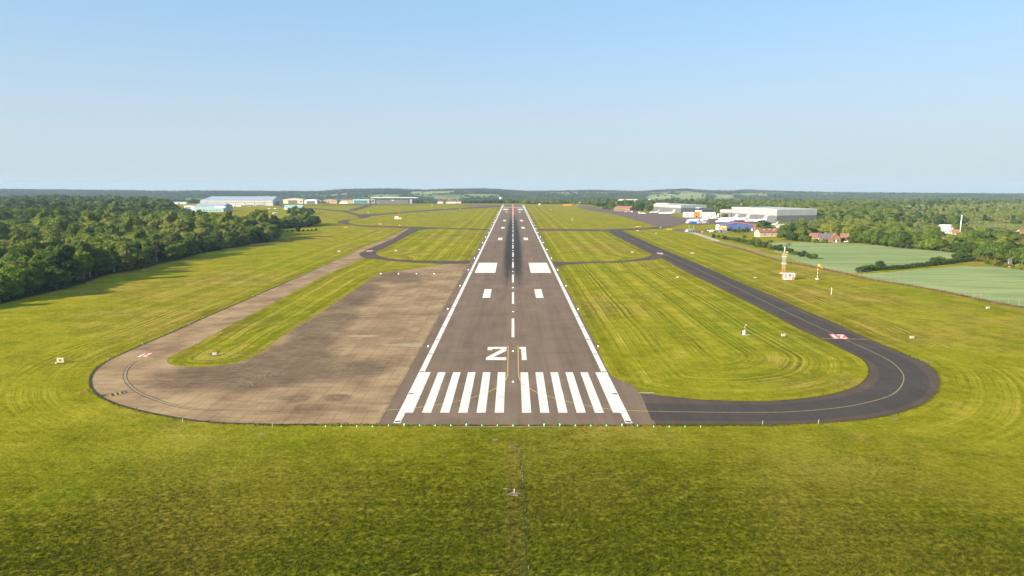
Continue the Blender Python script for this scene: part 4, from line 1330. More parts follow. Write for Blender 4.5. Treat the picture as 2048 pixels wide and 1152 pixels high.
def gn_mass(name, pts, sources, label, cat, mat):
    """uncountable woodland: crowns of the single trees repeated over surveyed points"""
    me = bpy.data.meshes.new(name)
    n = len(pts)
    a = np.array([(p[0], p[1], p[2] - 1.5 * p[3]) for p in pts], np.float32)
    me.vertices.add(n); me.vertices.foreach_set("co", a.ravel()); me.update()
    rr = np.random.RandomState(n)
    sc = me.attributes.new("sc", 'FLOAT_VECTOR', 'POINT')
    s = np.array([p[3] for p in pts])
    far = np.array([p[4] for p in pts])
    wd_ = np.where(far > 0, 1.1, 1.24)
    v = np.stack([s * wd_, s * wd_, s * np.where(far > 0, rr.uniform(0.6, 0.85, n), rr.uniform(0.85, 1.15, n))], 1).astype(np.float32)
    sc.data.foreach_set("vector", v.ravel())
    rt = me.attributes.new("rt", 'FLOAT_VECTOR', 'POINT')
    rv = np.zeros((n, 3), np.float32); rv[:, 2] = rr.uniform(0, 6.28, n); rt.data.foreach_set("vector", rv.ravel())
    ix = me.attributes.new("ix", 'INT', 'POINT')
    ix.data.foreach_set("value", rr.randint(0, len(sources), n).astype(np.int32))
    o = bpy.data.objects.new(name, me); link(o)
    tag(o, label, cat, kind="stuff")
    ng = bpy.data.node_groups.new(name + "_nodes", 'GeometryNodeTree')
    ng.interface.new_socket("Geometry", in_out='INPUT', socket_type='NodeSocketGeometry')
    ng.interface.new_socket("Geometry", in_out='OUTPUT', socket_type='NodeSocketGeometry')
    N = ng.nodes
    gi = N.new("NodeGroupInput"); go = N.new("NodeGroupOutput")
    m2p = N.new("GeometryNodeMeshToPoints"); ng.links.new(gi.outputs[0], m2p.inputs[0])
    jn = N.new("GeometryNodeJoinGeometry")
    for src in reversed(sources):
        oi = N.new("GeometryNodeObjectInfo"); oi.inputs["Object"].default_value = src
        oi.transform_space = 'ORIGINAL'
        oi.inputs["As Instance"].default_value = False
        sm = N.new("GeometryNodeSetMaterial"); sm.inputs["Material"].default_value = mat
        ng.links.new(oi.outputs["Geometry"], sm.inputs["Geometry"])
        g2i = N.new("GeometryNodeGeometryToInstance"); ng.links.new(sm.outputs[0], g2i.inputs[0])
        ng.links.new(g2i.outputs[0], jn.inputs[0])
    iop = N.new("GeometryNodeInstanceOnPoints")
    ng.links.new(m2p.outputs[0], iop.inputs["Points"]); ng.links.new(jn.outputs[0], iop.inputs["Instance"])
    iop.inputs["Pick Instance"].default_value = True

    def named(nm, t):
        q = N.new("GeometryNodeInputNamedAttribute"); q.data_type = t; q.inputs["Name"].default_value = nm
        return [s_ for s_ in q.outputs if s_.enabled][0]
    ng.links.new(named("ix", 'INT'), iop.inputs["Instance Index"])
    ng.links.new(named("sc", 'FLOAT_VECTOR'), iop.inputs["Scale"])
    ng.links.new(named("rt", 'FLOAT_VECTOR'), iop.inputs["Rotation"])
    ng.links.new(iop.outputs[0], go.inputs[0])
    md = o.modifiers.new("scatter", 'NODES'); md.node_group = ng
    return o


def src_of(k):
    for t in tree_list:
        if t[3] == k: return t[0].children[0]


srcs = [src_of(0), src_of(1), src_of(2), src_of(1), src_of(3)]
near_mass = [p for p in mass_pts if p[4] == 0]
scrub = [(*p[:4], 0) for p in mass_pts if p[4] == 2]
far_mass = [p for p in mass_pts if p[4] == 1]
gn_mass("woodland", near_mass, srcs, "dense broadleaf woodland behind the front row of trees and round the airfield", "woodland", M['leaf_mass'])
gn_mass("hill_woodland", far_mass, srcs, "hazy blue green woods and hedgerows over the far hills", "woodland", M['leaf_far'])
gn_mass("heath_scrub", scrub, srcs, "scattered pale scrub and gorse over the open heath beyond the eastern fields", "scrub", M['scrub'])
print("trees", len(tree_list), "near", len(near_mass), "far", len(far_mass))

# labels for single trees: by look and by place along what they stand beside
AREA = {'west': ("of the western wood, counting outwards from the viewer", lambda t: math.hypot(t[1], t[2])),
        'hollow': ("on the grass beyond the wood tip", lambda t: t[1]),
        'hut': ("in the clump by the pale teal hut", lambda t: t[1]),
        'crop': ("behind the crop fields, from the left", lambda t: t[1] / t[2]),
        'fence': ("behind the perimeter fence, from its far end", lambda t: -t[2]),
        'hedge': ("in the field hedge, counting from the fence", lambda t: t[1]),
        'hangar': ("around the eastern hangars, from the left", lambda t: t[1] / t[2]),
        'brickhall': ("by the small brick building, from the left", lambda t: t[1] / t[2])}
GRP = {'west': "trees of the western wood", 'hollow': "bushes on the grass by the wood", 'hut': "trees by the teal hut", 'crop': "trees behind the crop fields", 'fence': "bushes along the perimeter fence",
       'hedge': "shrubs in the field hedge", 'hangar': "trees around the hangars", 'brickhall': "trees by the brick building"}


def nth(i):
    if 10 <= i % 100 <= 20: return f"{i}th"
    return f"{i}" + {1: 'st', 2: 'nd', 3: 'rd'}.get(i % 10, 'th')


for ar, (ph, key) in AREA.items():
    ts = sorted([t for t in tree_list if t[6] == ar], key=key)
    cnt = {}
    for t in ts:
        desc = f"{KIND[t[3]]} {t[5]} {'bush' if t[3] >= 5 else 'tree'}"
        cnt[desc] = cnt.get(desc, 0) + 1
        t[0]["label"] = f"{nth(cnt[desc])} {desc} {ph}"
        t[0]["group"] = GRP[ar]

# low hedge between the crop fields
hl = smooth(PL([(1712, 545.5), (1750, 541), (1790, 539.5), (1850, 533), (1900, 528), (1940, 522), (1960, 522)]), 2)
hv = []; rr = np.random.RandomState(4)
hp = []
for a, b in zip(hl[:-1], hl[1:]):
    n = max(1, int((b - a).length / 0.022))
    for i in range(n): hp.append(a + (b - a) * (i / n))
hp = np.array([(p.x, p.y) for p in hp])
n = len(hp)
hh = 1.9 + 1.3 * vnoise(hp[:, 0], hp[:, 1], 6, 3)
c = np.column_stack([hp[:, 0] + rr.normal(scale=.35, size=n), hp[:, 1] + rr.normal(scale=.8, size=n), np.abs(rr.rand(n)) ** 0.7 * hh])
nr = rr.normal(size=(n, 3)); nr /= np.linalg.norm(nr, axis=1)[:, None]
t1 = np.cross(nr, rr.normal(size=(n, 3))); t1 /= np.linalg.norm(t1, axis=1)[:, None]; t2 = np.cross(nr, t1)
s = 0.28 * rr.uniform(.6, 1.3, (n, 1))
V = np.stack([c - t1 * s, c - t2 * s, c + t1 * s, c + t2 * s], 1).reshape(-1, 3)
hm = np_mesh("hedge", V, np.arange(len(V)).reshape(-1, 4), [M['leaf']])
hedge = bpy.data.objects.new("hedge", hm); link(hedge); hedge.color = (0.045, 0.085, 0.022, 1)
tag(hedge, "long low dark green hedge between the two pale crop fields", "hedge")

# ------------------------------------------------------------------ perimeter fence
fl = smooth(PL([(1380, 466.5), (1392, 470), (1433, 487), (1483, 498), (1549.5, 520.6), (1607.6, 531), (1649, 540), (1699, 550.5), (1751, 562), (1802, 569), (1853, 578),
                (1904, 588), (1955, 599), (2006, 609.5), (2060, 618.5)]), 1)
seg = [(a, b, (b - a).length) for a, b in zip(fl[:-1], fl[1:])]
total = sum(s[2] for s in seg)


def along(line_seg, d):
    for a, b, l in line_seg:
        if d <= l: return a + (b - a) * (d / l)
        d -= l
    return line_seg[-1][1]


fence = empty("fence", fl[0], 0, "long grey wire perimeter fence between the airfield grass and the crop fields", "fence")
NP = 100
f0 = Vector(fl[0])
pm = MB().tube((0, 0, -0.3), (0, 0, 2.75), 0.065, n=6).tube((0, 0, 2.72), (0.0, 0.35, 3.05), 0.04, n=5)
post0 = pm.build("post", M['post'], fence)
pp = []
for i in range(NP):
    q = along(seg, total * i / (NP - 1)); pp.append(q)
    o = post0 if i == 0 else post0.copy()
    if i: COL.objects.link(o); o.parent = fence
    o.location = q - f0
wm = MB()
for z in (0.15, 0.55, 0.95, 1.35, 1.75, 2.15, 2.55, 2.7):
    for a, b in zip(pp[:-1], pp[1:]):
        wm.tube(a - f0 + Vector((0, 0, z)), b - f0 + Vector((0, 0, z)), 0.008, n=3, caps=False)
for a, b in zip(pp[:-1], pp[1:]):
    for j in range(10):
        q = a - f0 + (b - a) * (j / 10.0)
        wm.tube(q + Vector((0, 0, 0.1)), q + Vector((0, 0, 2.65)), 0.006, n=3, caps=False)
wm.build("wire_mesh", M['wire'], fence)


# ------------------------------------------------------------------ weeds, tufts
def tufts(name, pts, h, wdt, mat, label, seed=1, blades=5, color=None):
    """uncountable tufts: narrow upright blades"""
    r = np.random.RandomState(seed)
    p = np.repeat(np.asarray(pts, float), blades, 0); n = len(p)
    p[:, 0] += r.normal(scale=wdt * 1.5, size=n); p[:, 1] += r.normal(scale=wdt * 1.5, size=n)
    a = r.uniform(0, 6.28, n); ln = r.uniform(0, 0.7, n); hh = h * r.uniform(0.5, 1.3, n)
    dx = np.cos(a); dy = np.sin(a)
    b = r.uniform(0, 6.28, n)
    tipx = p[:, 0] + np.cos(b) * ln * hh; tipy = p[:, 1] + np.sin(b) * ln * hh
    V = np.stack([np.stack([p[:, 0] - dx * wdt, p[:, 1] - dy * wdt, np.zeros(n)], 1), np.stack([p[:, 0] + dx * wdt, p[:, 1] + dy * wdt, np.zeros(n)], 1),
                  np.stack([tipx, tipy, hh], 1)], 1).reshape(-1, 3)
    me = np_mesh(name, V, np.arange(len(V)).reshape(-1, 3), [mat])
    o = bpy.data.objects.new(name, me); link(o)
    tag(o, label, "weeds", kind="stuff")
    if color: o.color = (*color, 1)
    return o


rr = np.random.RandomState(8)
wp_ = []
for i in range(5200):
    d = total * (0.25 + 0.75 * rr.rand()); q = along(seg, d)
    wp_.append((q.x + rr.normal(scale=0.45), q.y + rr.normal(scale=0.7) - 0.2))
tufts("weeds", wp_, 0.75, 0.09, M['weed'], "dry brown weeds along the foot of the perimeter fence", 3, 5)

# meadow grass in front of the threshold and ragged turf along the paving
rr = np.random.RandomState(12)
N_ = 150000
ty = 28 + (132 - 28) * rr.rand(N_) ** 0.75
tx_ = rr.uniform(-1, 1, N_) * (ty * 0.82 + 8)
ok = (ty < (yT - 1.5)) & (rr.rand(N_) < np.clip((118 - ty - 0.22 * np.abs(tx_) + 30 * (vnoise(tx_, ty, 16, 4) - .5)) / 45, 0, 1))
gp = np.stack([tx_[ok], ty[ok]], 1)
edge_pts = []
for chain in (lo, ro):
    for a, b in zip(chain[:-1], chain[1:]):
        n = int((b - a).length / 0.18)
        if a.y > 330: continue
        for i in range(n):
            q = a + (b - a) * (i / n); wv_ = float(vnoise(q.x, q.y, 3.5, 9)); edge_pts.append((q.x + rr.normal(scale=.12 + .35 * wv_), q.y + rr.normal(scale=.12 + .35 * wv_)))
for a, b in zip(ri2[:-1], ri2[1:]):
    n = int((b - a).length / 0.2)
    if a.y > 330: continue
    for i in range(n):
        q = a + (b - a) * (i / n); edge_pts.append((q.x, q.y))
for i in range(700):
    edge_pts.append((rr.uniform(-50, 55), yT - 0.2 + rr.normal(scale=.25)))


def tuft_material():
    m, nt, pr = mat_new("tuft")
    g = NT(nt)
    p = g.pos()
    f = g.m('ADD', g.m('MULTIPLY', g.noise(p, 1.3, 3, .7), 0.9), g.m('MULTIPLY', g.m('SUBTRACT', g.noise(p, 0.03, 3), 0.5), 0.7))
    g.L(g.ramp(f, [(0.25, (0.035, 0.043, 0.001)), (0.48, (0.095, 0.100, 0.003)), (0.75, (0.25, 0.205, 0.030))]), pr.inputs["Base Color"])
    pr.inputs["Roughness"].default_value = 0.8
    pr.inputs["Specular IOR Level"].default_value = 0.15
    tr = g.node("ShaderNodeBsdfTranslucent"); tr.inputs["Color"].default_value = (0.12, 0.13, 0.006, 1)
    mx = g.node("ShaderNodeMixShader"); mx.inputs[0].default_value = 0.25
    g.L(pr.outputs[0], mx.inputs[1]); g.L(tr.outputs[0], mx.inputs[2])
    g.L(mx.outputs[0], [n for n in nt.nodes if n.type == 'OUTPUT_MATERIAL'][0].inputs[0])
    return m


M['tuft'] = tuft_material()
g1 = tufts("meadow_grass", gp, 0.22, 0.05, M['tuft'], "long rough grass in front of the runway threshold", 5, 4); g1["category"] = "grass"
g2 = tufts("verge_grass", edge_pts, 0.26, 0.05, M['tuft'], "ragged tufts of grass along the edge of the paving", 6, 4); g2["category"] = "grass"


# bare patches of soil in the turf
def patch(px, py, rx, ry, mat, seed, z=0.04, nm="bare_patch", pts=18):
    c = P(px, py); r = random.Random(seed)
    q = []
    for i in range(pts):
        a = 2 * math.pi * i / pts; k = r.uniform(0.55, 1.15)
        q.append((c.x + math.cos(a) * rx * k, c.y + math.sin(a) * ry * k))
    return sheet(nm, q, z, mat, kind="structure")


patch(1029, 989, 1.0, .9, M['chalk_soil'], 1, pts=34); patch(1012, 978, .6, .3, M['chalk_soil'], 2, pts=22); patch(990, 880, .7, .5, M['soil'], 3)
patch(1020, 854, 14, .30, M['soil'], 4, pts=60); patch(522, 871, .7, .35, M['soil'], 5); patch(1340, 872, .8, .3, M['soil'], 6); patch(166, 784, .8, .8, M['tile'], 7)
patch(1858, 723, 1.6, .8, M['soil'], 8); patch(1790, 838, 1.2, .5, M['soil'], 9); patch(1540, 852, .8, .3, M['dark'], 10); patch(1655, 850, .8, .3, M['soil'], 11)
patch(1292, 786, 2.2, .45, M['chalk'], 12); patch(1238, 763, 1.5, .3, M['chalk'], 13)
trk = smooth(PL([(1017, 893), (1030, 897), (1039, 903), (1041, 925), (1044, 955), (1046, 985), (1048, 1010), (1050, 1060), (1052, 1110), (1054, 1160), (1055, 1260)]), 2)
r3 = random.Random(3)
trk = [Vector((p.x + r3.uniform(-.05, .05), p.y, 0)) for p in trk]
strip("cable_trench", trk, 0.13, 0.035, M['trench'], kind="structure")
for i in range(40):
    kk = r3.random() ** 1.4 * (len(trk) - 2); q = trk[int(kk)].lerp(trk[int(kk) + 1], kk - int(kk))
    c = q + Vector((r3.uniform(.05, .2), r3.uniform(-.3, .3), 0))
    sheet("trench_spoil", [(c.x + math.cos(a) * r3.uniform(.03, .12), c.y + math.sin(a) * r3.uniform(.15, .9)) for a in [k * .9 for k in range(7)]], 0.045 + i * .0006, M['chalk_soil'], kind="structure")
for i, (px, py, sx) in enumerate(((594, 798, 1.0), (675, 795, 1.0), (385, 779, 1.4), (475, 795, 1.2), (340, 760, 1.4), (352, 771, 1.0))):
    patch(px, py, sx, .45, M['rust_weed'], 30 + i, 0.045, "weed_patch", 26)
# ochre grit heaped along the broken edge of the old concrete
grit = MB(); chain = PL([(516, 709), (529.8, 699.6), (571.9, 667), (600, 649), (629, 632.8), (660, 612), (686.4, 594.6), (710, 578), (734, 562), (761, 546)])
for i in range(420):
    k = r3.random() * 8.999
    a = chain[int(k)]; b = chain[min(9, int(k) + 1)]; q = a + (b - a) * (k - int(k))
    cx = q.x + r3.gauss(.5, .55); cy_ = q.y + r3.uniform(-.5, .5); rr0 = r3.uniform(.10, .42)
    grit.add([(cx + math.cos(u) * rr0 * r3.uniform(.6, 1.2), cy_ + math.sin(u) * rr0 * r3.uniform(.8, 2.0), 0.042 + i * .00004) for u in [m * 1.0 for m in range(6)]], [(0, 1, 2, 3, 4, 5)])
go_ = grit.build("edge_weeds", M['rust_weed'])
tag(go_, "rusty brown weeds and grit along the broken edge of the old concrete", "weeds", kind="stuff")

# ------------------------------------------------------------------ buildings
def hall(name, label, A, B, depth, eave, ridge, wall, roof, cat="hangar", ridge_dir='u', fronts=(), ends=(), over=0.4, group=None, hip=0.0, parapet=None):
    """rectangular building; A and B are the ends of the front wall (left, right); fronts/ends: (part name, u0, u1, z0, z1, material, proud)"""
    A = Vector((A[0], A[1], 0)); B = Vector((B[0], B[1], 0))
    L_ = (B - A).length
    th = math.atan2(B.y - A.y, B.x - A.x)
    z0 = min(float(H(A.x, A.y)), float(H(B.x, B.y)))
    root = empty(name, (A.x, A.y, z0), th, label, cat, group)
    mb = MB()
    D = depth
    if ridge_dir == 'u':       # ridge parallel to the front
        vs = [(0, 0, -2), (L_, 0, -2), (L_, D, -2), (0, D, -2), (0, 0, eave), (L_, 0, eave), (L_, D, eave), (0, D, eave), (hip, D / 2, ridge), (L_, D / 2, ridge)]
        mb.add(vs, [(0, 1, 5, 4), (1, 2, 6, 9, 5), (2, 3, 7, 6), (3, 0, 4, 8, 7) if hip == 0 else (3, 0, 4, 7), (4, 5, 9, 8), (6, 7, 8, 9), (0, 3, 2, 1)] + ([(4, 8, 7)] if hip else []))
        rf = MB(); t = 0.25; o = over
        k = (ridge - eave) / (D / 2)
        rf.add([(-o if not hip else -o, -o, eave - k * o + .05), (L_ + o, -o, eave - k * o + .05), (L_ + o, D / 2, ridge + .05), (hip - (o if not hip else 0), D / 2, ridge + .05),
                (-o, D + o, eave - k * o + .05), (L_ + o, D + o, eave - k * o + .05)],
               [(0, 1, 2, 3), (3, 2, 5, 4)] + ([(0, 3, 4)] if hip else []))
        n0 = len(rf.v); rf.v += [(x, y, z + t) for x, y, z in rf.v]
        rf.f += [tuple(reversed([i + n0 for i in f])) for f in list(rf.f)]
        rf.f += [(0, 1, 1 + n0, n0), (1, 2, 2 + n0, 1 + n0), (2, 5, 5 + n0, 2 + n0), (5, 4, 4 + n0, 5 + n0)]
        rf.f += [(4, 0, n0, 4 + n0)] if hip else [(4, 3, 3 + n0, 4 + n0), (3, 0, n0, 3 + n0)]
    elif ridge_dir == 'v':     # gable to the front
        c = L_ / 2
        vs = [(0, 0, -2), (L_, 0, -2), (L_, D, -2), (0, D, -2), (0, 0, eave), (L_, 0, eave), (L_, D, eave), (0, D, eave), (c, 0, ridge), (c, D, ridge)]
        mb.add(vs, [(0, 1, 5, 8, 4), (1, 2, 6, 5), (2, 3, 7, 9, 6), (3, 0, 4, 7), (4, 8, 9, 7), (5, 6, 9, 8), (0, 3, 2, 1)])
        rf = MB(); o = over; k = (ridge - eave) / c; t = 0.25
        for s in (0, 1):
            xe = -o if s == 0 else L_ + o
            rf.slab([(xe, -o, eave - k * o + .05), (c, -o, ridge + .05), (c, D + o, ridge + .05), (xe, D + o, eave - k * o + .05)], (0, 0, t))
    elif ridge_dir == 'barrel':
        n = 12; prof = []
        for i in range(n + 1):
            a = math.pi * i / n
            prof.append((L_ / 2 - math.cos(a) * L_ / 2, eave + math.sin(a) * (ridge - eave)))
        vs = [(0, 0, -2), (L_, 0, -2)] + [(x, 0, z) for x, z in reversed(prof)]
        m_ = len(vs); vs += [(x, D, z) for x, y, z in vs]
        mb.add(vs, [tuple(range(m_)), tuple(range(2 * m_ - 1, m_ - 1, -1))] + [(i, m_ + i, m_ + (i + 1) % m_, (i + 1) % m_) for i in range(m_)])
        rf = MB()
        for (xa, za), (xb, zb) in zip(prof[:-1], prof[1:]):
            rf.slab([(xa, -over, za + .04), (xb, -over, zb + .04), (xb, D + over, zb + .04), (xa, D + over, za + .04)], (0, 0, .22))
    else:                      # flat
        mb.box(0, L_, 0, D, -2, eave)
        rf = MB().box(0.5, L_ - .5, 0.5, D - .5, eave + .01, ridge)
    mb.build("wall", M[wall], root)
    root_roof = rf.build("roof", M[roof], root)
    for (nm, u0, u1, za, zb, mt, pr_) in fronts:
        MB().box(u0, u1, -pr_, 0.3, za, zb).build(nm, M[mt], root)
    for (nm, v0, v1, za, zb, mt, pr_) in ends:      # on the right-hand end wall
        MB().box(L_ - 0.3, L_ + pr_, v0, v1, za, zb).build(nm, M[mt], root)
    if parapet:
        for (nm, za, zb, mt, pr_) in parapet:
            q = MB()
            q.box(-pr_, L_ + pr_, -pr_, 0.5, za, zb).box(-pr_, L_ + pr_, D - .5, D + pr_, za, zb)
            q.box(-pr_, .5, 0.5, D - .5, za, zb).box(L_ - .5, L_ + pr_, 0.5, D - .5, za, zb)
            q.build(nm, M[mt], root)
    return root


def part_of(root, nm):
    return [c for c in root.children if c.name.startswith(nm)][0]


def G(px, py):
    p = P(px, py); return (p.x, p.y)


# big two-tone hangar on the right
hall("hangar", "largest grey hangar with deep pale upper band behind the parked jets", (302, 951), (330, 861), 60, 16.2, 16.6, 'grey_clad', 'pale_roof', ridge_dir='flat',
     parapet=[("cladding_band", 8.6, 16.2, 'pale_clad', 0.25), ("coping", 16.2, 16.6, 'white', 0.4)],
     fronts=[("door", 8, 30, 0, 8.2, 'grey_clad', .35), ("door", 32, 54, 0, 8.2, 'grey_clad', .35)],
     ends=[("door", 22, 23.5, 0, 2.4, 'dark', .12)])
hall("annexe", "low pale annexe at the far end of the largest grey hangar", (291, 968), (302, 953), 22, 12.4, 12.7, 'grey_clad', 'pale_roof', "building", 'flat', parapet=[("cladding_band", 8.8, 12.4, 'pale_clad', .2)])
hall("hangar", "second grey hangar with pale upper band beyond the control tower", (252, 1235), (280, 1150), 50, 13.2, 13.6, 'grey_clad', 'pale_roof', ridge_dir='flat',
     parapet=[("cladding_band", 8.6, 13.2, 'pale_clad', 0.25)], fronts=[("door", 10, 40, 0, 7.6, 'grey_clad', .35), ("door", 44, 80, 0, 7.6, 'grey_clad', .35)])
hall("annexe", "raised pale block standing on the left end of the second grey hangar", (254, 1232), (268, 1192), 20, 15.2, 15.5, 'pale_clad', 'pale_roof', "building", 'flat')
# brick building by the apron and barn behind
a, b = G(1228, 422), G(1260, 423.2)
hall("brick_building", "small orange brick building with brown roof beside the apron", a, b, 14, 5.6, 9.0, 'brick', 'tile', "building", 'u',
     fronts=[("window", 3 + 3.4 * i, 4.6 + 3.4 * i, 1.4, 3.4, 'glass', .08) for i in range(7)] + [("door", 26, 27.5, 0, 2.4, 'dark', .08)])
a, b = G(1235, 410.3), G(1272, 410.8)
hall("barn", "long pale tan barn rising behind the trees left of the hangars", a, b, 26, 9.5, 14.0, 'cream', 'tan_roof', "barn", 'u', fronts=[("door", 14, 20, 0, 5, 'dark', .1)])
# control tower block
a, b = G(1368, 434.2), G(1431, 434.6)
L_ = (Vector(b) - Vector(a)).length
tb = hall("terminal", "white two storey terminal with orange panel under the control tower", a, b, 16, 6.6, 7.0, 'white', 'pale_roof', "terminal", 'flat',
          fronts=[("window", 2 + 3.6 * i, 4.3 + 3.6 * i, 4.1, 5.6, 'glass', .07) for i in range(12) if i not in (3, 4, 5)] +
                 [("window", 2 + 3.6 * i, 4.3 + 3.6 * i, 1.0, 2.7, 'glass', .07) for i in range(12) if i not in (3, 4, 5)] +
                 [("orange_panel", 13.5, 22.6, 0, 8.0, 'orange', .5), ("door", 16.8, 19.2, 0, 2.6, 'glass', .62), ("window", 15, 21, 4.4, 6.0, 'red', .62)])
tw = MB().box(17, 25.5, 2, 9, 6.9, 10.2).build("tower_base", M['white'], tb)
tcab = MB()
tcab.lathe_z([(10.2, 3.6), (10.5, 4.3), (13.2, 4.9), (13.21, 4.9)], 8, (21.5, 5.5)); tcab.build("tower_cab", M['glass'], tb)
MB().lathe_z([(13.2, 5.2), (13.7, 5.2), (13.9, 1.0)], 8, (21.5, 5.5)).build("cab_roof", M['white'], part_of(tb, 'tower_cab'))
MB().tube((21.5, 5.5, 13.9), (21.5, 5.5, 17.5), .08, n=6).build("aerial", M['metal'], part_of(tb, 'tower_cab'))
a, b = G(1410, 430.5), G(1427, 430.6)
hall("annexe", "dark flat roofed block behind the terminal beside the slim mast", a, b, 16, 9.2, 9.6, 'dark', 'slate', "building", 'flat')  # added block; its dark colour stands in for the hangar's shaded side
q = P(1428.3, 431.5)
ms = empty("mast", q, 0, "slim grey lighting mast behind the right end of the terminal", "mast")
MB().tube((0, 0, 0), (0, 0, 14.5), .22, .12, 8).build("pole", M['metal'], ms); MB().box(-1.2, 1.2, -.3, .3, 14.2, 15).build("floodlight", M['metal'], ms)

# blue flying club hangar
a, b = G(1443, 461.2), G(1509.5, 461.6)
L_ = (Vector(b) - Vector(a)).length
bl = hall("hangar", "blue hangar with red trimmed gable beside the small orange block", a, b, 22, 5.4, 8.4, 'blue_clad', 'blue_clad', ridge_dir='v', over=.3,
          fronts=[("window", 8, 11, 2.6, 3.6, 'glass', .1), ("window", 17, 19, 2.6, 3.6, 'glass', .1), ("window", 24, 26, 2.6, 3.6, 'glass', .1), ("door", 30, 31.4, 0, 2.4, 'white', .1)])
for (xa, xb, za, zb) in ((-.3, L_ / 2, 5.35, 8.5), (L_ / 2, L_ + .3, 8.5, 5.35)):
    MB().slab([(xa, -.55, za), (xb, -.55, zb), (xb, -.55, zb + .55), (xa, -.55, za + .55)], (0, .3, 0)).build("red_trim", M['red_paint'], bl)
MB().box(L_ - .7, L_ + .35, -.2, .2, 0, 5.6).build("corner_trim", M['red_paint'], bl)
a, b = G(1442.5, 462.5), G(1453, 462.6)
ob = hall("orange_block", "small orange and yellow block at the left end of the blue hangar", a, b, 6, 4.9, 5.1, 'yellow', 'white', "building", 'flat',
          fronts=[("orange_stripe", .3, 5.0, 2.0, 3.2, 'orange', .08), ("door", 1, 3.5, 0, 2.0, 'blue_clad', .1)])
a, b = G(1431.5, 459.5), G(1442, 459.8)
hall("cabin", "white portable cabin left of the orange block", a, b, 5, 5.2, 5.4, 'white', 'white', "cabin", 'flat', fronts=[("window", 1, 4.5, 2.2, 3.2, 'glass', .08)])
a, b = G(1431, 464.5), G(1441, 465)
hall("shed", "grey shed standing in front of the white portable cabin", a, b, 3, 2.4, 2.7, 'grey_clad', 'slate', "shed", 'flat', fronts=[("door", 1.5, 3, 0, 2, 'dark', .08)])
a, b = G(1443.5, 465), G(1455, 465.2)
hall("kiosk", "low blue and orange kiosk in front of the orange block", a, b, 2.5, 2.3, 2.5, 'blue_clad', 'orange', "kiosk", 'flat')
# old stone barn
a, b = G(1519.5, 474), G(1563, 473.2)
sb = hall("barn", "old pale stone barn with sagging brown roof near the fence bushes", a, b, 9, 3.9, 7.0, 'stone', 'tile', "barn", 'u',
          fronts=[("window", 4.5, 5.6, 1.5, 2.7, 'dark', .06), ("window", 12, 13, 1.5, 2.5, 'dark', .06), ("door", 17, 18.3, 0, 2.1, 'dark', .06)])
for i, (u, v) in enumerate(((5, .25), (11, .3), (15, .2), (17, .35))):
    MB().box(u, u + 1.3, 4.5 * v * 2 + .2, 4.5 * v * 2 + 1.0, 4.2 + 3.1 * v * 2, 5.05 + 3.1 * v * 2).build("roof_patch", M['cream'], part_of(sb, 'roof'))
# brick farmhouse
a, b = G(1640, 483.5), G(1666, 484)
fh = hall("farmhouse", "brick farmhouse with dark tiled roof facing the crop field", a, b, 9, 3.2, 6.4, 'brick', 'slate', "house", 'u', fronts=[("window", 2 + 2.6 * i, 3.2 + 2.6 * i, 1.1, 2.3, 'glass', .06) for i in range(3)])
MB().box(4, 5, 4, 5, 5.5, 7.6).build("chimney", M['brick'], part_of(fh, 'roof'))
a, b = G(1663, 484.6), G(1681, 484.8)
fg = hall("gabled_house", "orange brick gabled wing at the right of the farmhouse", a, b, 11, 2.9, 6.6, 'brick', 'tile', "house", 'v',
          fronts=[("window", 1.4, 2.6, 1.0, 2.2, 'glass', .06), ("window", 4.5, 5.7, 1.0, 2.2, 'glass', .06), ("door", 3.1, 4.0, 0, 2.0, 'white', .06)])
MB().box(3.4, 4.2, 5, 5.9, 6.1, 7.9).build("chimney", M['brick'], part_of(fg, 'roof'))
a, b = G(1681, 482), G(1697, 482.4)
hall("cottage", "low brick cottage with brown tiled roof right of the gabled wing", a, b, 8, 2.6, 5.9, 'brick', 'tile', "house", 'u', fronts=[("garage_door", 1, 4.0, 0, 2.1, 'dark', .06)])
a, b = G(1622, 481.5), G(1642, 481.8)
hall("cottage", "red roofed cottage half hidden left of the farmhouse", a, b, 8, 2.7, 6.2, 'stone', 'tile_red', "house", 'u', fronts=[("window", 2, 3.2, 1, 2.1, 'glass', .06), ("conservatory", 4, 7, 0, 2.3, 'white', 1.6)])
# white farmhouse and red extension with white mast
a, b = G(1884, 466.5), G(1905, 466.8)
wf = hall("white_house", "white walled building with wide pale roof beside the white mast", a, b, 15, 4.2, 7.8, 'white', 'white', "house", 'u', fronts=[("window", 1 + 2.5 * i, 2.2 + 2.5 * i, 1.0, 2.4, 'glass', .06) for i in range(4)])
MB().box(-.9, .0, 2, 12, 0, 6.5).build("brick_end", M['brick'], wf)
MB().box(7.9, 8.9, 1, 2.2, 5, 8.6).build("chimney", M['brick'], part_of(wf, 'roof'))
a, b = G(1904, 474.5), G(1918, 474.8)
hall("red_roofed_house", "white cottage with red tiled roof just below the white mast", a, b, 7, 3.6, 6.8, 'white', 'tile_red', "house", 'u', fronts=[("window", 1, 2.2, 1.2, 2.3, 'glass', .06), ("window", 4, 5.2, 1.2, 2.3, 'glass', .06)])
q = P(1920, 466)
ms = empty("mast", q, 0, "tall plain white mast rising above the red roofed cottage", "mast")
MB().tube((0, 0, 0), (0.15, 0, 17), .42, .34, 12).build("pole", M['white'], ms, True); MB().lathe_z([(17, .45), (17.3, .45), (17.5, .1)], 12, (.15, 0)).build("cap", M['white'], ms)
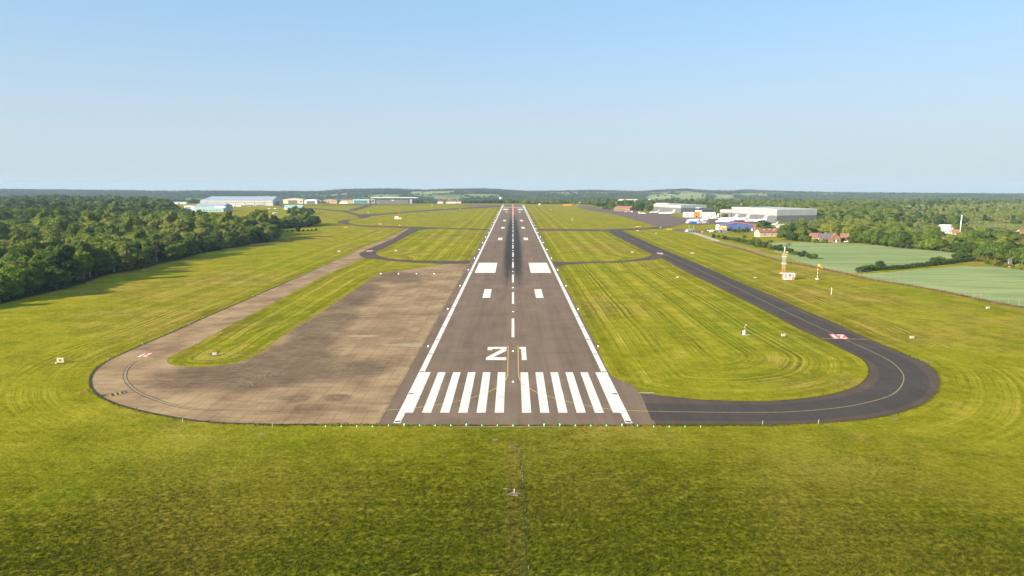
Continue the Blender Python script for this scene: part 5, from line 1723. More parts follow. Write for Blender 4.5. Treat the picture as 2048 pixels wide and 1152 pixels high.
for (px, py, wpx, lab, wl, rf_) in ((1955, 486.5, 13, "dark walled house with pale ridge among the trees above the hedge end", 'slate', 'slate'), (1966, 485, 10, "orange roofed cottage beside the dark walled house", 'stone', 'tile_red'),
                                    (2032, 478, 16, "low white bungalow with dark roof at the right edge of the picture", 'white', 'slate'), (1870, 500, 8, "small dark shed with white top at the field corner", 'dark', 'white'),
                                    (2020, 534.5, 4, "small cream shed under the big trees beside the lower crop field", 'stone', 'slate'), (2046, 470, 12, "stone cottage at the right edge above the bungalow", 'stone', 'tile'),
                                    (1896, 492, 9, "pale gabled greenhouse among trees below the red roofed cottage", 'offwhite', 'offwhite'), (1787, 461.5, 6, "small round topped white tank among the trees", 'white', 'white'),
                                    (1752, 468, 8, "orange roofed cottage hidden among trees behind the crop field", 'stone', 'tile_red')):
    a = G(px - wpx / 2, py); b = G(px + wpx / 2, py)
    L_ = (Vector(b) - Vector(a)).length
    hall("cottage", lab, a, b, min(8, L_), 2.8, 4.9, wl, rf_, "house", 'u', fronts=[("window", L_ * .2, L_ * .35, 1, 2, 'glass', .06), ("door", L_ * .6, L_ * .7, 0, 2, 'dark', .06)])

# western halls
a, b = G(401, 411.5), G(546, 411.5)
L_ = (Vector(b) - Vector(a)).length
hall("hangar", "longest white hangar with pale blue roof on the left of the airfield", a, b, 62, 12.3, 20.5, 'white_clad', 'bluegrey_roof', ridge_dir='u', hip=14,
     fronts=[("door_track", 2, L_ - 2, 7.6, 8.2, 'grey_clad', .2)] + [("door_opening", u, u + 17, 0, 1.9, 'slate', .15) for u in (56, 80, 104, 128)] +
            [("door_rib", 22.0 * i + 14, 22.0 * i + 15.2, 0, 7.6, 'grey_clad', .25) for i in range(7)] + [("sign_board", 130, 150, 4.2, 6.2, 'pale_clad', .3)],
     ends=[("door", 18, 44, 0, 9, 'grey_clad', .2)])
a, b = G(389, 423.3), G(447, 423.5)
hall("hangar", "pale teal hall with blue grey roof in front of the longest hangar", a, b, 34, 9.2, 14.0, 'teal_clad', 'bluegrey_roof', ridge_dir='u',
     fronts=[("roof_light", 38, 58, 7.0, 9.4, 'white', .3)] + [("window", 4 + 6 * i, 7 + 6 * i, 2, 3.4, 'glass', .1) for i in range(8)],
     ends=[("door", 8, 26, 0, 7, 'bluegrey_roof', .2)])
a, b = G(368.5, 423.0), G(389, 423.3)
hall("hall", "white stepped hall joined to the left of the pale teal hall", a, b, 30, 9.8, 10.4, 'white_clad', 'pale_roof', "building", 'flat',
     fronts=[("band", .5, 15, 4.6, 5.4, 'bluegrey_roof', .15), ("window", 2, 15, 6.4, 7.6, 'glass', .1)])
a, b = G(568, 419.0), G(604, 419.0)
hall("hut", "pale teal roofed hut behind the round clump of trees", a, b, 14, 3.6, 8.2, 'white_clad', 'teal_clad', "hut", 'u', fronts=[("door", 2, 5, 0, 3, 'white', .1)])
a, b = G(566, 406.8), G(606, 406.8)
hall("hangar", "cream gabled hangar with dark doors right of the longest hangar", a, b, 40, 10.5, 14.0, 'cream', 'pale_roof', ridge_dir='v', fronts=[("door", 14, 37, 0, 8.6, 'slate', .3), ("window", 43, 50, 4, 6, 'glass', .2)])
a, b = G(608.5, 406.8), G(634, 406.8)
hall("hangar", "white round roofed hangar with dark blue doors", a, b, 36, 6.5, 11.2, 'white', 'pale_roof', ridge_dir='barrel', fronts=[("door", 6, 28, 0, 6.8, 'slate', .3)])
a, b = G(634.5, 406.6), G(643, 406.6)
hall("building", "small sandy block right of the round roofed hangar", a, b, 16, 7.5, 7.8, 'sand_wall', 'tile', "building", 'flat', fronts=[("window", 2, 4, 3, 4.4, 'glass', .1), ("window", 6, 8, 3, 4.4, 'glass', .1)])
a, b = G(646, 406), G(674, 406)
hall("building", "sandy orange building with shallow gable between the white hangars", a, b, 26, 9.0, 11.5, 'sand_wall', 'tile', "building", 'v', fronts=[("door", 14, 16, 0, 6, 'dark', .2), ("window", 5, 9, 4, 5.6, 'glass', .2), ("window", 24, 30, 4, 5.6, 'glass', .2)])
a, b = G(667, 405.6), G(704, 405.6)
hall("building", "long sandy brown building behind the low white shelter", a, b, 22, 9.0, 10.5, 'sand_wall', 'tile_red', "building", 'u', fronts=[("window", 4 + 8 * i, 8 + 8 * i, 5, 6.6, 'glass', .2) for i in range(5)])
a, b = G(679, 406.6), G(695, 406.6)
hall("shelter", "low white curved shelter in front of the sandy brown building", a, b, 8, 3.4, 5.8, 'white', 'white', "shelter", 'barrel')
a, b = G(705, 405.7), G(738, 405.7)
L_ = (Vector(b) - Vector(a)).length
hall("hangar", "glossy teal fronted hangar with white roof edge left of the wide grey hangar", a, b, 30, 9.6, 10.8, 'white_clad', 'pale_roof', ridge_dir='flat', fronts=[("glazed_front", 4, L_ - 4, 0.2, 8.2, 'teal_glass', .3)])
a, b = G(743, 405.8), G(824, 405.8)
L_ = (Vector(b) - Vector(a)).length
wg = hall("hangar", "wide grey hangar with overhanging white flat roof behind the far taxiway", a, b, 55, 14.2, 14.5, 'pale_clad', 'pale_roof', ridge_dir='flat',
          fronts=[("door_recess", 9, L_ - 6, 0, 11.6, 'dark', .3), ("door", 13, L_ - 9, 0, 10.0, 'grey_clad', .9), ("window", 2, 6, 3, 9, 'glass', .2), ("sign_board", 54, 60, 7.8, 9.6, 'white', 1.1)],
          ends=[("door", 10, 45, 0, 11, 'slate', .2)])
MB().box(-1.5, L_ + 13, -5, 50, 14.6, 15.6).build("canopy", M['white'], wg)
for i, (px, py, wpx) in enumerate(((880, 404.5, 10), (899, 404.8, 11), (908, 404.2, 9), (918, 404.5, 8), (889, 403.2, 8))):
    a = G(px - wpx / 2, py); b = G(px + wpx / 2, py)
    L_ = (Vector(b) - Vector(a)).length
    hall("house", f"{['leftmost', 'large', 'narrow', 'rightmost', 'rearmost'][i]} white house of the row right of the wide grey hangar", a, b, 9, 4.8, 8.2, 'white', 'tile', "house", 'u',
         fronts=[("window", L_ * .15, L_ * .3, 1, 3, 'glass', .1), ("window", L_ * .6, L_ * .8, 1, 3, 'glass', .1)], group="houses right of the wide grey hangar")
for i, (px, py, wpx, h) in enumerate(((52, 398.5, 13, 7), (68, 399, 14, 6), (168, 397.5, 10, 6), (275, 400, 14, 7), (305, 402, 34, 9), (352, 408, 40, 5), (1600, 416, 16, 6), (1628, 417.5, 14, 6), (1640, 419, 10, 6), (1655, 419, 14, 6),
                                      (1498, 413, 8, 6), (1504, 410.5, 8, 6), (1512, 414.5, 10, 6), (1492, 407, 8, 6), (1511, 408, 7, 6), (1300, 404.5, 6, 12), (1060, 406, 12, 6), (1160, 408.5, 12, 5))):
    a = G(px - wpx / 2, py); b = G(px + wpx / 2, py)
    L_ = (Vector(b) - Vector(a)).length
    lab = ["white warehouse at the far left above the wood", "second white warehouse at the far left above the wood", "tiny white house above the middle of the western wood", "white shed above the wood left of the curved roof store", "wide pale curved roof store above the wood",
           "long low pale shed left of the white stepped hall", "red roofed terrace behind the largest grey hangar", "white house at the right corner behind the largest grey hangar", "brown roofed house among trees right of the largest hangar", "low white house with red roof among trees",
           "white house left of centre in the village above the largest hangar", "white house high in the village above the largest hangar", "white house nearest the largest hangar in the village", "pale house at the left of the village above the largest hangar", "topmost white house of the village above the largest hangar",
           "cream tower house among the trees above the second grey hangar", "pale roofed barn just beyond the right side of the runway end", "small pale hut beside the far right apron"][i]
    hall("house" if L_ < 24 else "warehouse", lab, a, b, 12, h * .6, h, 'white' if i not in (6, 8) else 'brick', 'tile' if i in (6, 8, 9, 10, 12) else ('pale_roof' if i != 16 else 'tan_roof'), "house" if L_ < 24 else "warehouse",
         'barrel' if i == 4 else 'u', fronts=[("window", L_ * .2, L_ * .35, 1, 2.5, 'glass', .1), ("door", L_ * .6, L_ * .7, 0, 2.4, 'dark', .1)])


def dome(px, py, r, lab):
    q = P(px, py)
    o = empty("radome", q, 0, lab, "radome")
    MB().lathe_z([(-2, r * .7), (r * .5, r * .7)], 14).build("base", M['cream'], o)
    MB().lathe_z([(r * .45 + r * (1 - math.cos(a)) * .9, r * math.sin(a) + .01) for a in [math.pi * (.12 + .88 * i / 9) for i in range(10)]], 18).build("shell", M['white'], o, True)


dome(1001.5, 402.5, 5.5, "white dome in the trees just beyond the left side of the runway end")
dome(1482, 418, 4.6, "small white dome above the roof of the largest grey hangar")
a = G(1126, 411.2); b = G(1143, 411.2)
hall("blast_wall", "low orange barrier on the grass right of the runway end", a, b, 3, 2.2, 2.3, 'orange', 'yellow', "barrier", 'flat')
q = G(1079, 410.2); hall("hut", "tiny white hut on the grass right of the far runway end", (q[0] - 2, q[1]), (q[0] + 2, q[1]), 4, 2.8, 3.6, 'white', 'white', "hut", 'v')

# localiser hut with lattice mast (small white buildings inside the western loop)
q = P(797, 438.2)
ih = empty("equipment_hut", q, 0, "small white equipment hut with red lattice mast on the grass inside the far bend", "hut")
MB().box(-5, -0.2, -1.6, 1.6, 0, 2.9).add([(-5.2, -1.9, 2.9), (-.1, -1.9, 2.9), (-.1, 1.9, 2.9), (-5.2, 1.9, 2.9), (-5.2, 0, 3.7), (-.1, 0, 3.7)], [(0, 1, 5, 4), (2, 3, 4, 5), (0, 4, 3), (1, 2, 5), (0, 3, 2, 1)]).build("cabin", M['white'], ih)
MB().box(.4, 4.2, -1.5, 1.5, 0, 2.3).build("annexe", M['cream'], ih)
MB().box(-3.6, -2.6, -1.68, -1.5, 0, 2.0).build("door", M['dark'], ih)
lm = MB()
for i in range(10):
    s = .5
    for (x, y) in ((-s, -s), (s, -s), (s, s), (-s, s)): lm.tube((x, y + 2.6, i * 1.3), (x, y + 2.6, i * 1.3 + 1.3), .06, n=4)
    lm.tube((-s, -s + 2.6, i * 1.3), (s, -s + 2.6, i * 1.3 + 1.3), .05, n=4).tube((s, s + 2.6, i * 1.3), (-s, s + 2.6, i * 1.3 + 1.3), .05, n=4)
lm.build("lattice_mast", M['red_paint'], ih)

# ------------------------------------------------------------------ aircraft
def make_jet(name, label, size=1.0, body='jet', tail='jet', engine='jet'):
    """twin-jet with swept wings, rear engines and T-tail; nose towards -X, built 20 m long"""
    root = empty(name, (0, 0, 0), 0, label, "aircraft", "jets parked on the eastern apron")
    fus = MB().lathe_x([(-10, .05, 1.95), (-9.7, .35, 1.98), (-9, .72, 2.05), (-7.6, 1.08, 2.2), (-6, 1.2, 2.3), (3.5, 1.2, 2.3), (6, 1.0, 2.45), (8.5, .55, 2.8), (9.6, .2, 3.0)], 16).build("fuselage", M[body], root, True)
    for s in (-1, 1):
        MB().slab([(-2.6, s * .9, 1.55), (1.9, s * .9, 1.55), (4.0, s * 9.2, 2.1), (2.7, s * 9.2, 2.1)], (0, 0, .22)).slab([(2.7, s * 9.2, 2.1), (4.0, s * 9.2, 2.1), (4.8, s * 9.6, 3.1), (4.1, s * 9.6, 3.1)], (0, s * .1, .02)).build("wing", M[body], root)
        MB().lathe_x([(3.2, .45, 2.9), (3.5, .62, 2.9), (5.2, .66, 2.9), (6.6, .42, 2.9)], 12).build("engine", M[engine], root, True).location = (0, s * 1.75, 0)
        MB().slab([(7.9, s * .05, 6.55), (9.4, s * .05, 6.55), (10.2, s * 3.6, 6.6), (9.4, s * 3.6, 6.6)], (0, 0, .14)).build("tailplane", M[tail], root)
        lg = MB().tube((.6, s * 1.5, .4), (.6, s * 1.3, 1.6), .1, n=6).build("landing_gear", M['metal'], root)
        MB().tube((.6, s * 1.35, .4), (.6, s * 1.7, .4), .4, n=10).build("wheel", M['rubber'], lg)
    MB().slab([(5.2, -.1, 3.0), (9.2, -.1, 3.0), (9.7, -.1, 6.6), (8.0, -.1, 6.6)], (0, .2, 0)).build("tail_fin", M[tail], root)
    lg = MB().tube((-7.4, 0, .3), (-7.4, 0, 1.4), .08, n=6).build("landing_gear", M['metal'], root)
    MB().tube((-7.4, -.15, .32), (-7.4, .15, .32), .32, n=10).build("wheel", M['rubber'], lg)
    for s in (-1, 1):
        q = MB()
        for i in range(7): q.box(-5.2 + i * 1.15, -4.7 + i * 1.15, s * 1.12 - .04, s * 1.12 + .04, 2.5, 2.95)
        q.build("window_row", M['glass'], fus)
    MB().slab([(-8.75, -.62, 2.3), (-8.75, .62, 2.3), (-7.95, .8, 2.95), (-7.95, -.8, 2.95)], (-.12, 0, .14)).build("windscreen", M['glass'], fus)
    root.scale = (size,) * 3
    return root


jA = make_jet("business_jet", "white jet parked beside the left trees, alone on the apron", .62)
JETS = [(1284, 428.2, 160, .62, "small white jet standing alone at the left of the apron"),
        (1309, 427.0, 15, .9, "white jet partly behind the long one in front of the second grey hangar"),
        (1334, 430.0, 8, 1.35, "long white jet with high tail in front of the second grey hangar"),
        (1395, 446.0, 10, 1.45, "long white jet nearest the grass at the left of the main apron"),
        (1422, 439.8, 14, 1.25, "white jet with grey shadowed tail just right of the terminal"),
        (1456, 442.2, 6, 1.35, "white jet second from the left before the largest grey hangar"),
        (1478, 443.4, 8, 1.45, "white jet with the tallest tail before the largest grey hangar"),
        (1512, 446.3, 4, 1.45, "white jet at the right end before the largest grey hangar"),
        (1450, 446.9, 3, 1.2, "white jet lying nearest the blue hangar roof"),
        (1545, 452.0, 20, .8, "small white jet behind the stone barn beside covered aircraft")]
for i, (px, py, hd, s, lab) in enumerate(JETS):
    o = jA if i == 0 else copy_tree(jA)
    q = P(px, py); o.location = q; o.rotation_euler = (0, 0, R(hd)); o.scale = (s,) * 3
    o["label"] = lab
jb = make_jet("business_jet", "blue bodied jet with white nose in front of the long white jet", .9, 'jet_blue', 'jet_blue', 'jet_blue')
jb.location = P(1386, 448.3); jb.rotation_euler = (0, 0, R(-25))
MB().lathe_x([(-10.02, .07, 1.95), (-9.7, .37, 1.98), (-9, .76, 2.05), (-7.6, 1.12, 2.2), (-5, 1.24, 2.3)], 16).build("nose_section", M['white'], jb, True)
jw = copy_tree(jA); jw.location = P(1404, 448.4); jw.rotation_euler = (0, 0, R(30)); jw.scale = (.85,) * 3; jw["label"] = "white jet tail to tail with the blue bodied jet"


def make_light(label):
    root = empty("light_aircraft", (0, 0, 0), 0, label, "aircraft", "light aircraft on the western grass")
    MB().lathe_x([(-3.6, .2, 1.3), (-3.4, .45, 1.3), (-2, .62, 1.35), (.4, .6, 1.4), (3.9, .14, 1.5)], 10, 1, 1.1).build("fuselage", M['white'], root, True)
    MB().box(-1.7, -.2, -5.4, 5.4, 2.15, 2.32).build("wing", M['white'], root)
    MB().slab([(2.9, -.05, 1.5), (4.1, -.05, 1.5), (4.3, -.05, 2.7), (3.7, -.05, 2.7)], (0, .1, 0)).build("tail_fin", M['red'], root)
    MB().box(3.1, 4.0, -1.7, 1.7, 1.5, 1.58).build("tailplane", M['white'], root)
    MB().box(-2.0, -.1, -.5, .5, 1.75, 2.14).build("canopy", M['glass'], root)
    MB().tube((-1, -1, .22), (-1, -.4, 1.1), .06, n=5).tube((-1, 1, .22), (-1, .4, 1.1), .06, n=5).tube((-3, 0, .2), (-3, 0, 1.0), .05, n=5).build("landing_gear", M['metal'], root)
    for (x, y) in ((-1, -1), (-1, 1), (-3, 0)): MB().tube((x, y - .07, .22), (x, y + .07, .22), .22, n=8).build("wheel", M['rubber'], root)
    return root


def make_car(label, col, cat="car", van=False):
    root = empty("van" if van else "car", (0, 0, 0), 0, label, cat, "vehicles around the buildings")
    z1 = 1.0 if not van else 1.1; top = 1.5 if not van else 2.3
    b = MB(); b.add([(-2.2, -.88, .35), (2.2, -.88, .35), (2.2, .88, .35), (-2.2, .88, .35), (-2.2, -.85, z1 - .15), (2.2, -.85, z1 - .05), (2.2, .85, z1 - .05), (-2.2, .85, z1 - .15), (-1.1, -.88, z1), (-1.1, .88, z1)],
                    [(0, 3, 2, 1), (0, 1, 5, 8, 4), (3, 7, 9, 6, 2), (4, 8, 9, 7), (8, 5, 6, 9), (0, 4, 7, 3), (1, 2, 6, 5)])
    b.build("body", M[col], root)
    x0, x1 = (-1.1, 1.6) if not van else (-1.4, 2.15)
    MB().add([(x0, -.8, z1 - .1), (x1 + .3 if not van else x1, -.8, z1 - .1), (x1 + .3 if not van else x1, .8, z1 - .1), (x0, .8, z1 - .1), (x0 + .7, -.66, top), (x1 - .2, -.66, top), (x1 - .2, .66, top), (x0 + .7, .66, top)],
             [(0, 1, 5, 4), (1, 2, 6, 5), (2, 3, 7, 6), (3, 0, 4, 7), (4, 5, 6, 7)]).build("cabin", M['glass' if not van else col], root)
    MB().box(x0 + .75, x1 - .25, -.64, .64, top + .005, top + .05).build("roof", M[col], root)
    for x in (-1.35, 1.35):
        for y in (-.86, .86): MB().tube((x, y - .1, .33), (x, y + .1, .33), .33, n=12).build("wheel", M['rubber'], root)
    return root


la = make_light("white high winged light aircraft, first of the row on the western grass")
for i, (px, py, hd) in enumerate(((530, 428.4, 20), (553, 428.2, 25), (541, 419, 10), (553, 419.2, 15))):
    o = la if i == 0 else copy_tree(la)
    o.location = P(px, py); o.rotation_euler = (0, 0, R(hd)); o.scale = (1.25,) * 3
    o["label"] = ["white light aircraft nearest the dark trees in the western row", "white light aircraft right of the parked vans on the western grass", "pale light aircraft on the grass behind the western row, left one", "pale light aircraft on the grass behind the western row, right one"][i]
carA = make_car("dark car", 'dark'); carW = make_car("white car", 'white'); carR = make_car("red car", 'red'); vanW = make_car("white van", 'white', "van", True)
CARS = [(carR, 541, 428.6, 80, "red car between the light aircraft on the western grass"), (carA, 537, 428.6, 80, "dark car beside the red one on the western grass"), (vanW, 547, 428.4, 85, "white van beside the red car on the western grass"),
        (carW, 1419, 462.2, 10, "white car leftmost of those before the white portable cabin"), (None, 1426, 461.8, 100, "white car beside the white portable cabin door"), ('d', 1428.5, 464.5, 60, "dark car parked beside the grey shed"), ('v', 1423, 464.8, 20, "white van in front of the cars by the portable cabin"),
        (None, 626, 419, 0, "white car on the track right of the teal hut"), ('d', 631, 419, 5, "dark car on the track right of the teal hut"), (None, 757, 406.3, 0, "white car by the left end of the wide grey hangar"), ('d', 765, 406.4, 0, "dark car by the left end of the wide grey hangar"),
        ('v', 466, 413.5, 0, "white van in front of the longest hangar, left one"), (None, 500, 413.5, 5, "white car in front of the longest hangar, right one"), ('d', 488, 413.6, 0, "dark car in front of the longest hangar"),
        (None, 1251, 424.2, 0, "white car parked before the small orange brick building"), ('d', 1245, 424.2, 0, "dark car parked before the small orange brick building"), ('v', 1263, 424.6, 5, "white van parked right of the small orange brick building"),
        ('d', 1541, 455.6, 40, "dark van among the white covered aircraft by the stone barn"), ('v', 1552, 455.0, 10, "white van among the covered aircraft by the stone barn"), (None, 1694, 484.5, 0, "white car parked at the right end of the farmhouse")]
for i, (src, px, py, hd, lab) in enumerate(CARS):
    o = src if isinstance(src, bpy.types.Object) else copy_tree({None: carW, 'd': carA, 'v': vanW}[src])
    o.location = P(px, py); o.rotation_euler = (0, 0, R(hd)); o["label"] = lab
# long trailer in front of the longest hangar
q = P(477, 413.9); o = empty("trailer", q, 0, "long white and orange trailer in front of the longest hangar", "trailer")
MB().box(-6, 6, -1.2, 1.2, .9, 3.2).build("box_body", M['white'], o); MB().box(-6, 6, -1.25, -1.18, .9, 1.5).build("side_stripe", M['orange'], o)
for x in (-4, 3, 4.2):
    for y in (-1, 1): MB().tube((x, y - .15, .45), (x, y + .15, .45), .45, n=10).build("wheel", M['rubber'], o)
# covered aircraft under white sheets behind the stone barn
for i, (px, py, hd, s) in enumerate(((1560, 456.3, 12, 1.0), (1573, 455.2, -10, 1.2), (1583, 453.8, 15, 1.0), (1566, 453.0, 30, 1.0))):
    if i == 0:
        cv = empty("covered_aircraft", (0, 0, 0), 0, "x", "aircraft", "covered aircraft behind the stone barn")
        MB().lathe_x([(-4.6, .1, 1.2), (-4, .7, 1.3), (-1.5, 1.15, 1.5), (1.2, 1.1, 1.5), (5, .3, 1.7), (5.4, .1, 1.7)], 10).build("cover", M['white'], cv, True)
        MB().slab([(-1.5, -6.5, 1.5), (.8, -6.5, 1.5), (.8, 6.5, 1.5), (-1.5, 6.5, 1.5)], (0, 0, .25)).build("wing", M['white'], cv)
        MB().slab([(3.6, -.1, 1.6), (5.2, -.1, 1.6), (5.4, -.1, 3.4), (4.6, -.1, 3.4)], (0, .2, 0)).build("tail_fin", M['white'], cv)
        o = cv
    else: o = copy_tree(cv)
    o.location = P(px, py); o.rotation_euler = (0, 0, R(hd)); o.scale = (s,) * 3
    o["label"] = ["white covered aircraft left of the group behind the stone barn", "largest white covered aircraft behind the stone barn", "rightmost white covered aircraft behind the stone barn", "rearmost white covered aircraft behind the stone barn"][i]

# fuel tanker beside the access road
q = P(1381, 465.0)
tk = empty("tanker", q, R(8), "green and white fuel tanker with tall frame beside the access road", "truck")
MB().add([(-5.2, -1.2, .6), (-3.3, -1.2, .6), (-3.3, 1.2, .6), (-5.2, 1.2, .6), (-5.0, -1.15, 2.9), (-3.3, -1.15, 2.9), (-3.3, 1.15, 2.9), (-5.0, 1.15, 2.9)], [(0, 3, 2, 1), (4, 5, 6, 7), (0, 1, 5, 4), (1, 2, 6, 5), (2, 3, 7, 6), (3, 0, 4, 7)]).build("cab", M['white'], tk)
MB().box(-5.25, -5.05, -1.0, 1.0, 1.7, 2.6).build("windscreen", M['glass'], tk)
MB().lathe_x([(-3, .9, 1.9), (-2.8, 1.15, 1.9), (3.6, 1.15, 1.9), (3.9, .9, 1.9)], 14).build("tank", M['green_van'], tk, True)
MB().box(-3.2, 4, -1.0, 1.0, .6, .85).build("chassis", M['dark'], tk)
fm = MB()
for x in (-2.8, -.6, 1.6, 3.8):
    for y in (-1.1, 1.1): fm.tube((x, y, .8), (x, y, 3.3), .05, n=4)
for y in (-1.1, 1.1): fm.tube((-2.8, y, 3.3), (3.8, y, 3.3), .05, n=4)
fm.build("handrail", M['white'], tk)
for x in (-4.3, 1.2, 2.6):
    for y in (-1.1, 1.1): MB().tube((x, y - .15, .5), (x, y + .15, .5), .5, n=12).build("wheel", M['rubber'], tk)
for i, (px, py) in enumerate(((1377.5, 464), (1386.5, 464.5))):
    q = P(px, py); o = empty("light_pole", q, 0, ["slim white pole at the cab end of the fuel tanker", "slim white pole behind the middle of the fuel tanker"][i], "pole")
    MB().tube((0, 0, 0), (0, 0, 6.5), .07, n=6).build("pole", M['white'], o); MB().box(-.3, .3, -.15, .15, 6.4, 6.7).build("lamp", M['metal'], o)

# ------------------------------------------------------------------ radar-like red and white tower
q = P(1566, 557.5)
tw = empty("lattice_tower", q, 0, "white and red lattice tower with platforms and round pole on top", "tower", None)
hts = [(0, 3.4, 'red_paint'), (3.4, 5.0, 'orange'), (5.0, 8.6, 'offwhite'), (8.6, 12.6, 'offwhite'), (12.6, 13.6, 'red_paint')]
for (za, zb, mt) in hts:
    q_ = MB(); s = .50 if za > 4 else .58
    for (x, y) in ((-s, -s), (s, -s), (s, s), (-s, s)): q_.tube((x, y, za), (x, y, zb), .06, n=6)
    nn = max(1, int((zb - za) / 1.2)); st = (zb - za) / nn
    for i in range(nn):
        z0 = za + i * st; z1_ = z0 + st
        for (a_, b_) in (((-s, -s), (s, -s)), ((s, -s), (s, s)), ((s, s), (-s, s)), ((-s, s), (-s, -s))):
            q_.tube((*a_, z0), (*b_, z1_), .03, n=4).tube((*a_, z1_), (*b_, z1_), .03, n=4)
    q_.build("mast_section", M[mt], tw)
for z in (7.4, 10.9):
    MB().box(-.95, .95, -.95, .95, z, z + .14).build("platform", M['white'], tw)
    q_ = MB()
    for (x, y) in ((-.92, -.92), (.92, -.92), (.92, .92), (-.92, .92)): q_.tube((x, y, z), (x, y, z + 1.0), .03, n=4)
    for (a_, b_) in (((-.92, -.92), (.92, -.92)), ((.92, -.92), (.92, .92)), ((.92, .92), (-.92, .92)), ((-.92, .92), (-.92, -.92))):
        for dz in (.5, 1.0): q_.tube((*a_, z + dz), (*b_, z + dz), .03, n=4)
    q_.build("guard_rail", M['offwhite'], tw)
MB().tube((0, 0, 13.0), (0, 0, 16.0), .24, .22, 10).build("antenna", M['white'], tw, True)
MB().box(.9, 1.6, -.2, .2, 12.9, 13.7).build("lamp", M['yellow'], tw)
q = P(1577, 559)
cb = empty("equipment_cabin", q, 0, "white and red chequered equipment cabin at the foot of the lattice tower", "cabin")
MB().box(-2.3, 2.6, -1.3, 1.3, 0.05, 3.0).build("wall", M['white'], cb)
MB().box(-4.0, 2.7, -1.4, 1.4, 3.01, 3.2).build("roof", M['white'], cb)
for (x0, x1, z0, z1_) in ((-.6, .8, 1.6, 2.9), (1.2, 2.55, .1, 1.4), (-2.28, -1.6, .5, 2.9)):
    MB().box(x0, x1, -1.36, -1.28, z0, z1_).build("red_panel", M['red_paint'], cb)
MB().box(-.9, 0.0, -1.38, -1.29, .1, 1.5).build("door", M['offwhite'], cb)
MB().box(1.4, 2.1, -1.38, -1.29, 1.9, 2.5).build("vent", M['dark'], cb)
# windsock
q = P(1634.5, 558.3)
wsk = empty("windsock", q, 0, "yellow windsock drooping from a red and white banded pole", "windsock")
for i in range(7):
    MB().tube((0, 0, .9 * i), (0, 0, .9 * i + .9), .14, n=8).build("pole_band", M['red' if i % 2 == 0 else 'white'], wsk)
MB().lathe_z([(0, .9), (.25, .9), (.3, .2)], 12).build("base", M['white'], wsk)
MB().tube((0, 0, 6.3), (0, 0, 7.2), .1, n=8).build("pivot", M['red'], wsk)
MB().path([(0.1, 0, 7.1), (.9, .15, 6.7), (1.9, .3, 5.8), (2.9, .45, 4.7)], [.55, .50, .38, .22], 12).build("sock", M['yellow'], wsk, True)
# marker post with red foot
q = P(1662.3, 591.5)
mp = empty("marker_post", q, 0, "lone white post with red bands on the grass right of the eastern taxiway", "post")
MB().tube((0, 0, 0), (0, 0, .7), .11, n=8).build("red_band", M['orange'], mp); MB().tube((0, 0, .7), (0, 0, 3.3), .12, n=8).build("pole", M['white'], mp); MB().tube((0, 0, 3.3), (0, 0, 3.9), .08, n=8).build("red_band", M['orange'], mp)
# weather sensor
q = P(1487.5, 669.3)
we = empty("weather_sensor", q, 0, "small white instrument box with red and white flagged mast on the infield", "sensor")
MB().lathe_z([(0.05, .55), (1.15, .5), (1.3, .3)], 10).build("box_body", M['white'], we)
MB().box(-.78, -.56, -.4, .3, .2, 1.1).build("side_panel", M['dark'], we)
MB().box(.35, 1.6, -.75, -.45, .03, .16).build("plinth", M['offwhite'], we)
for i in range(4): MB().tube((.25, 0, 1.2 + .5 * i), (.25, 0, 1.7 + .5 * i), .06, n=6).build("pole_band", M['red' if i % 2 else 'white'], we)
MB().slab([(.25, 0, 2.85), (.95, .1, 2.95), (.95, .1, 3.2), (.25, 0, 3.3)], (0, .05, 0)).build("flag", M['cream'], we)

# ------------------------------------------------------------------ signs and boards
def board(px, py, w_, h_, lab, mat='offwhite', rz=0.0, back='cream', leg=.25, name="marker_board", depth=.45):
    q = P(px, py)
    w_ *= .88; h_ *= .88
    o = empty(name, q, rz, lab, "sign", None)
    MB().box(-w_ / 2, w_ / 2, -depth / 2, depth / 2, leg, leg + h_).build("panel", M[mat], o)
    for x in (-w_ * .36, w_ * .36): MB().box(x - .05, x + .05, -.05, .05, 0, leg).build("leg", M['dark'], o)
    MB().box(-w_ / 2 - .04, w_ / 2 + .04, -depth / 2 - .03, depth / 2 + .03, leg + h_, leg + h_ + .05).build("frame", M[back], o)
    return o


for (px, py, w_, h_, lab) in ((678, 504.5, 2.6, 1.0, "low white board on the grass left of the western taxiway junction"), (791.5, 503, 2.3, 1.0, "low white board on the grass just inside the western taxiway bend"),
                              (1264.5, 506.3, 1.9, .9, "low white board on the infield left of the eastern taxiway"), (1275.5, 462.6, 3.0, .9, "low white board right of the crossing taxiway junction"),
                              (1312.2, 468, 1.9, .8, "small round white marker on the grass right of the crossing taxiway"), (1384.5, 508, 2.5, .9, "low white board on the grass right of the eastern taxiway, middle distance"),
                              (1354.7, 556.7, 1.5, .7, "small white board on the infield below the taxiway junction"), (1510, 557, 1.4, .5, "flat white board left of the lattice tower"),
                              (1566.5, 673.8, 1.4, .75, "white box board on the infield right of the instrument box"), (1823.7, 678.3, 1.35, .75, "white box board on the grass right of the red painted hold panel"),
                              (1975.3, 618.5, 1.3, .8, "white box board near the fence at the right"), (429.5, 711.5, 1.25, .7, "small white board on two legs in the grass island of the western loop"),
                              (736, 425.5, 2.6, 1.4, "white marker board on the grass by the far western taxiway bend"), (695, 420.3, 2.4, 1.3, "white marker board left of the far western stub taxiway"),
                              (864, 412.3, 2.0, 4.0, "upright white marker on the grass left of the far runway"), (1144.5, 441.5, 1.0, 3.2, "slim upright white marker on the far infield right of the runway"),
                              (1101.5, 420.3, 2.2, 1.2, "tiny pale marker on the grass right of the far runway")):
    board(px, py, w_, h_, lab, rz=0.12)
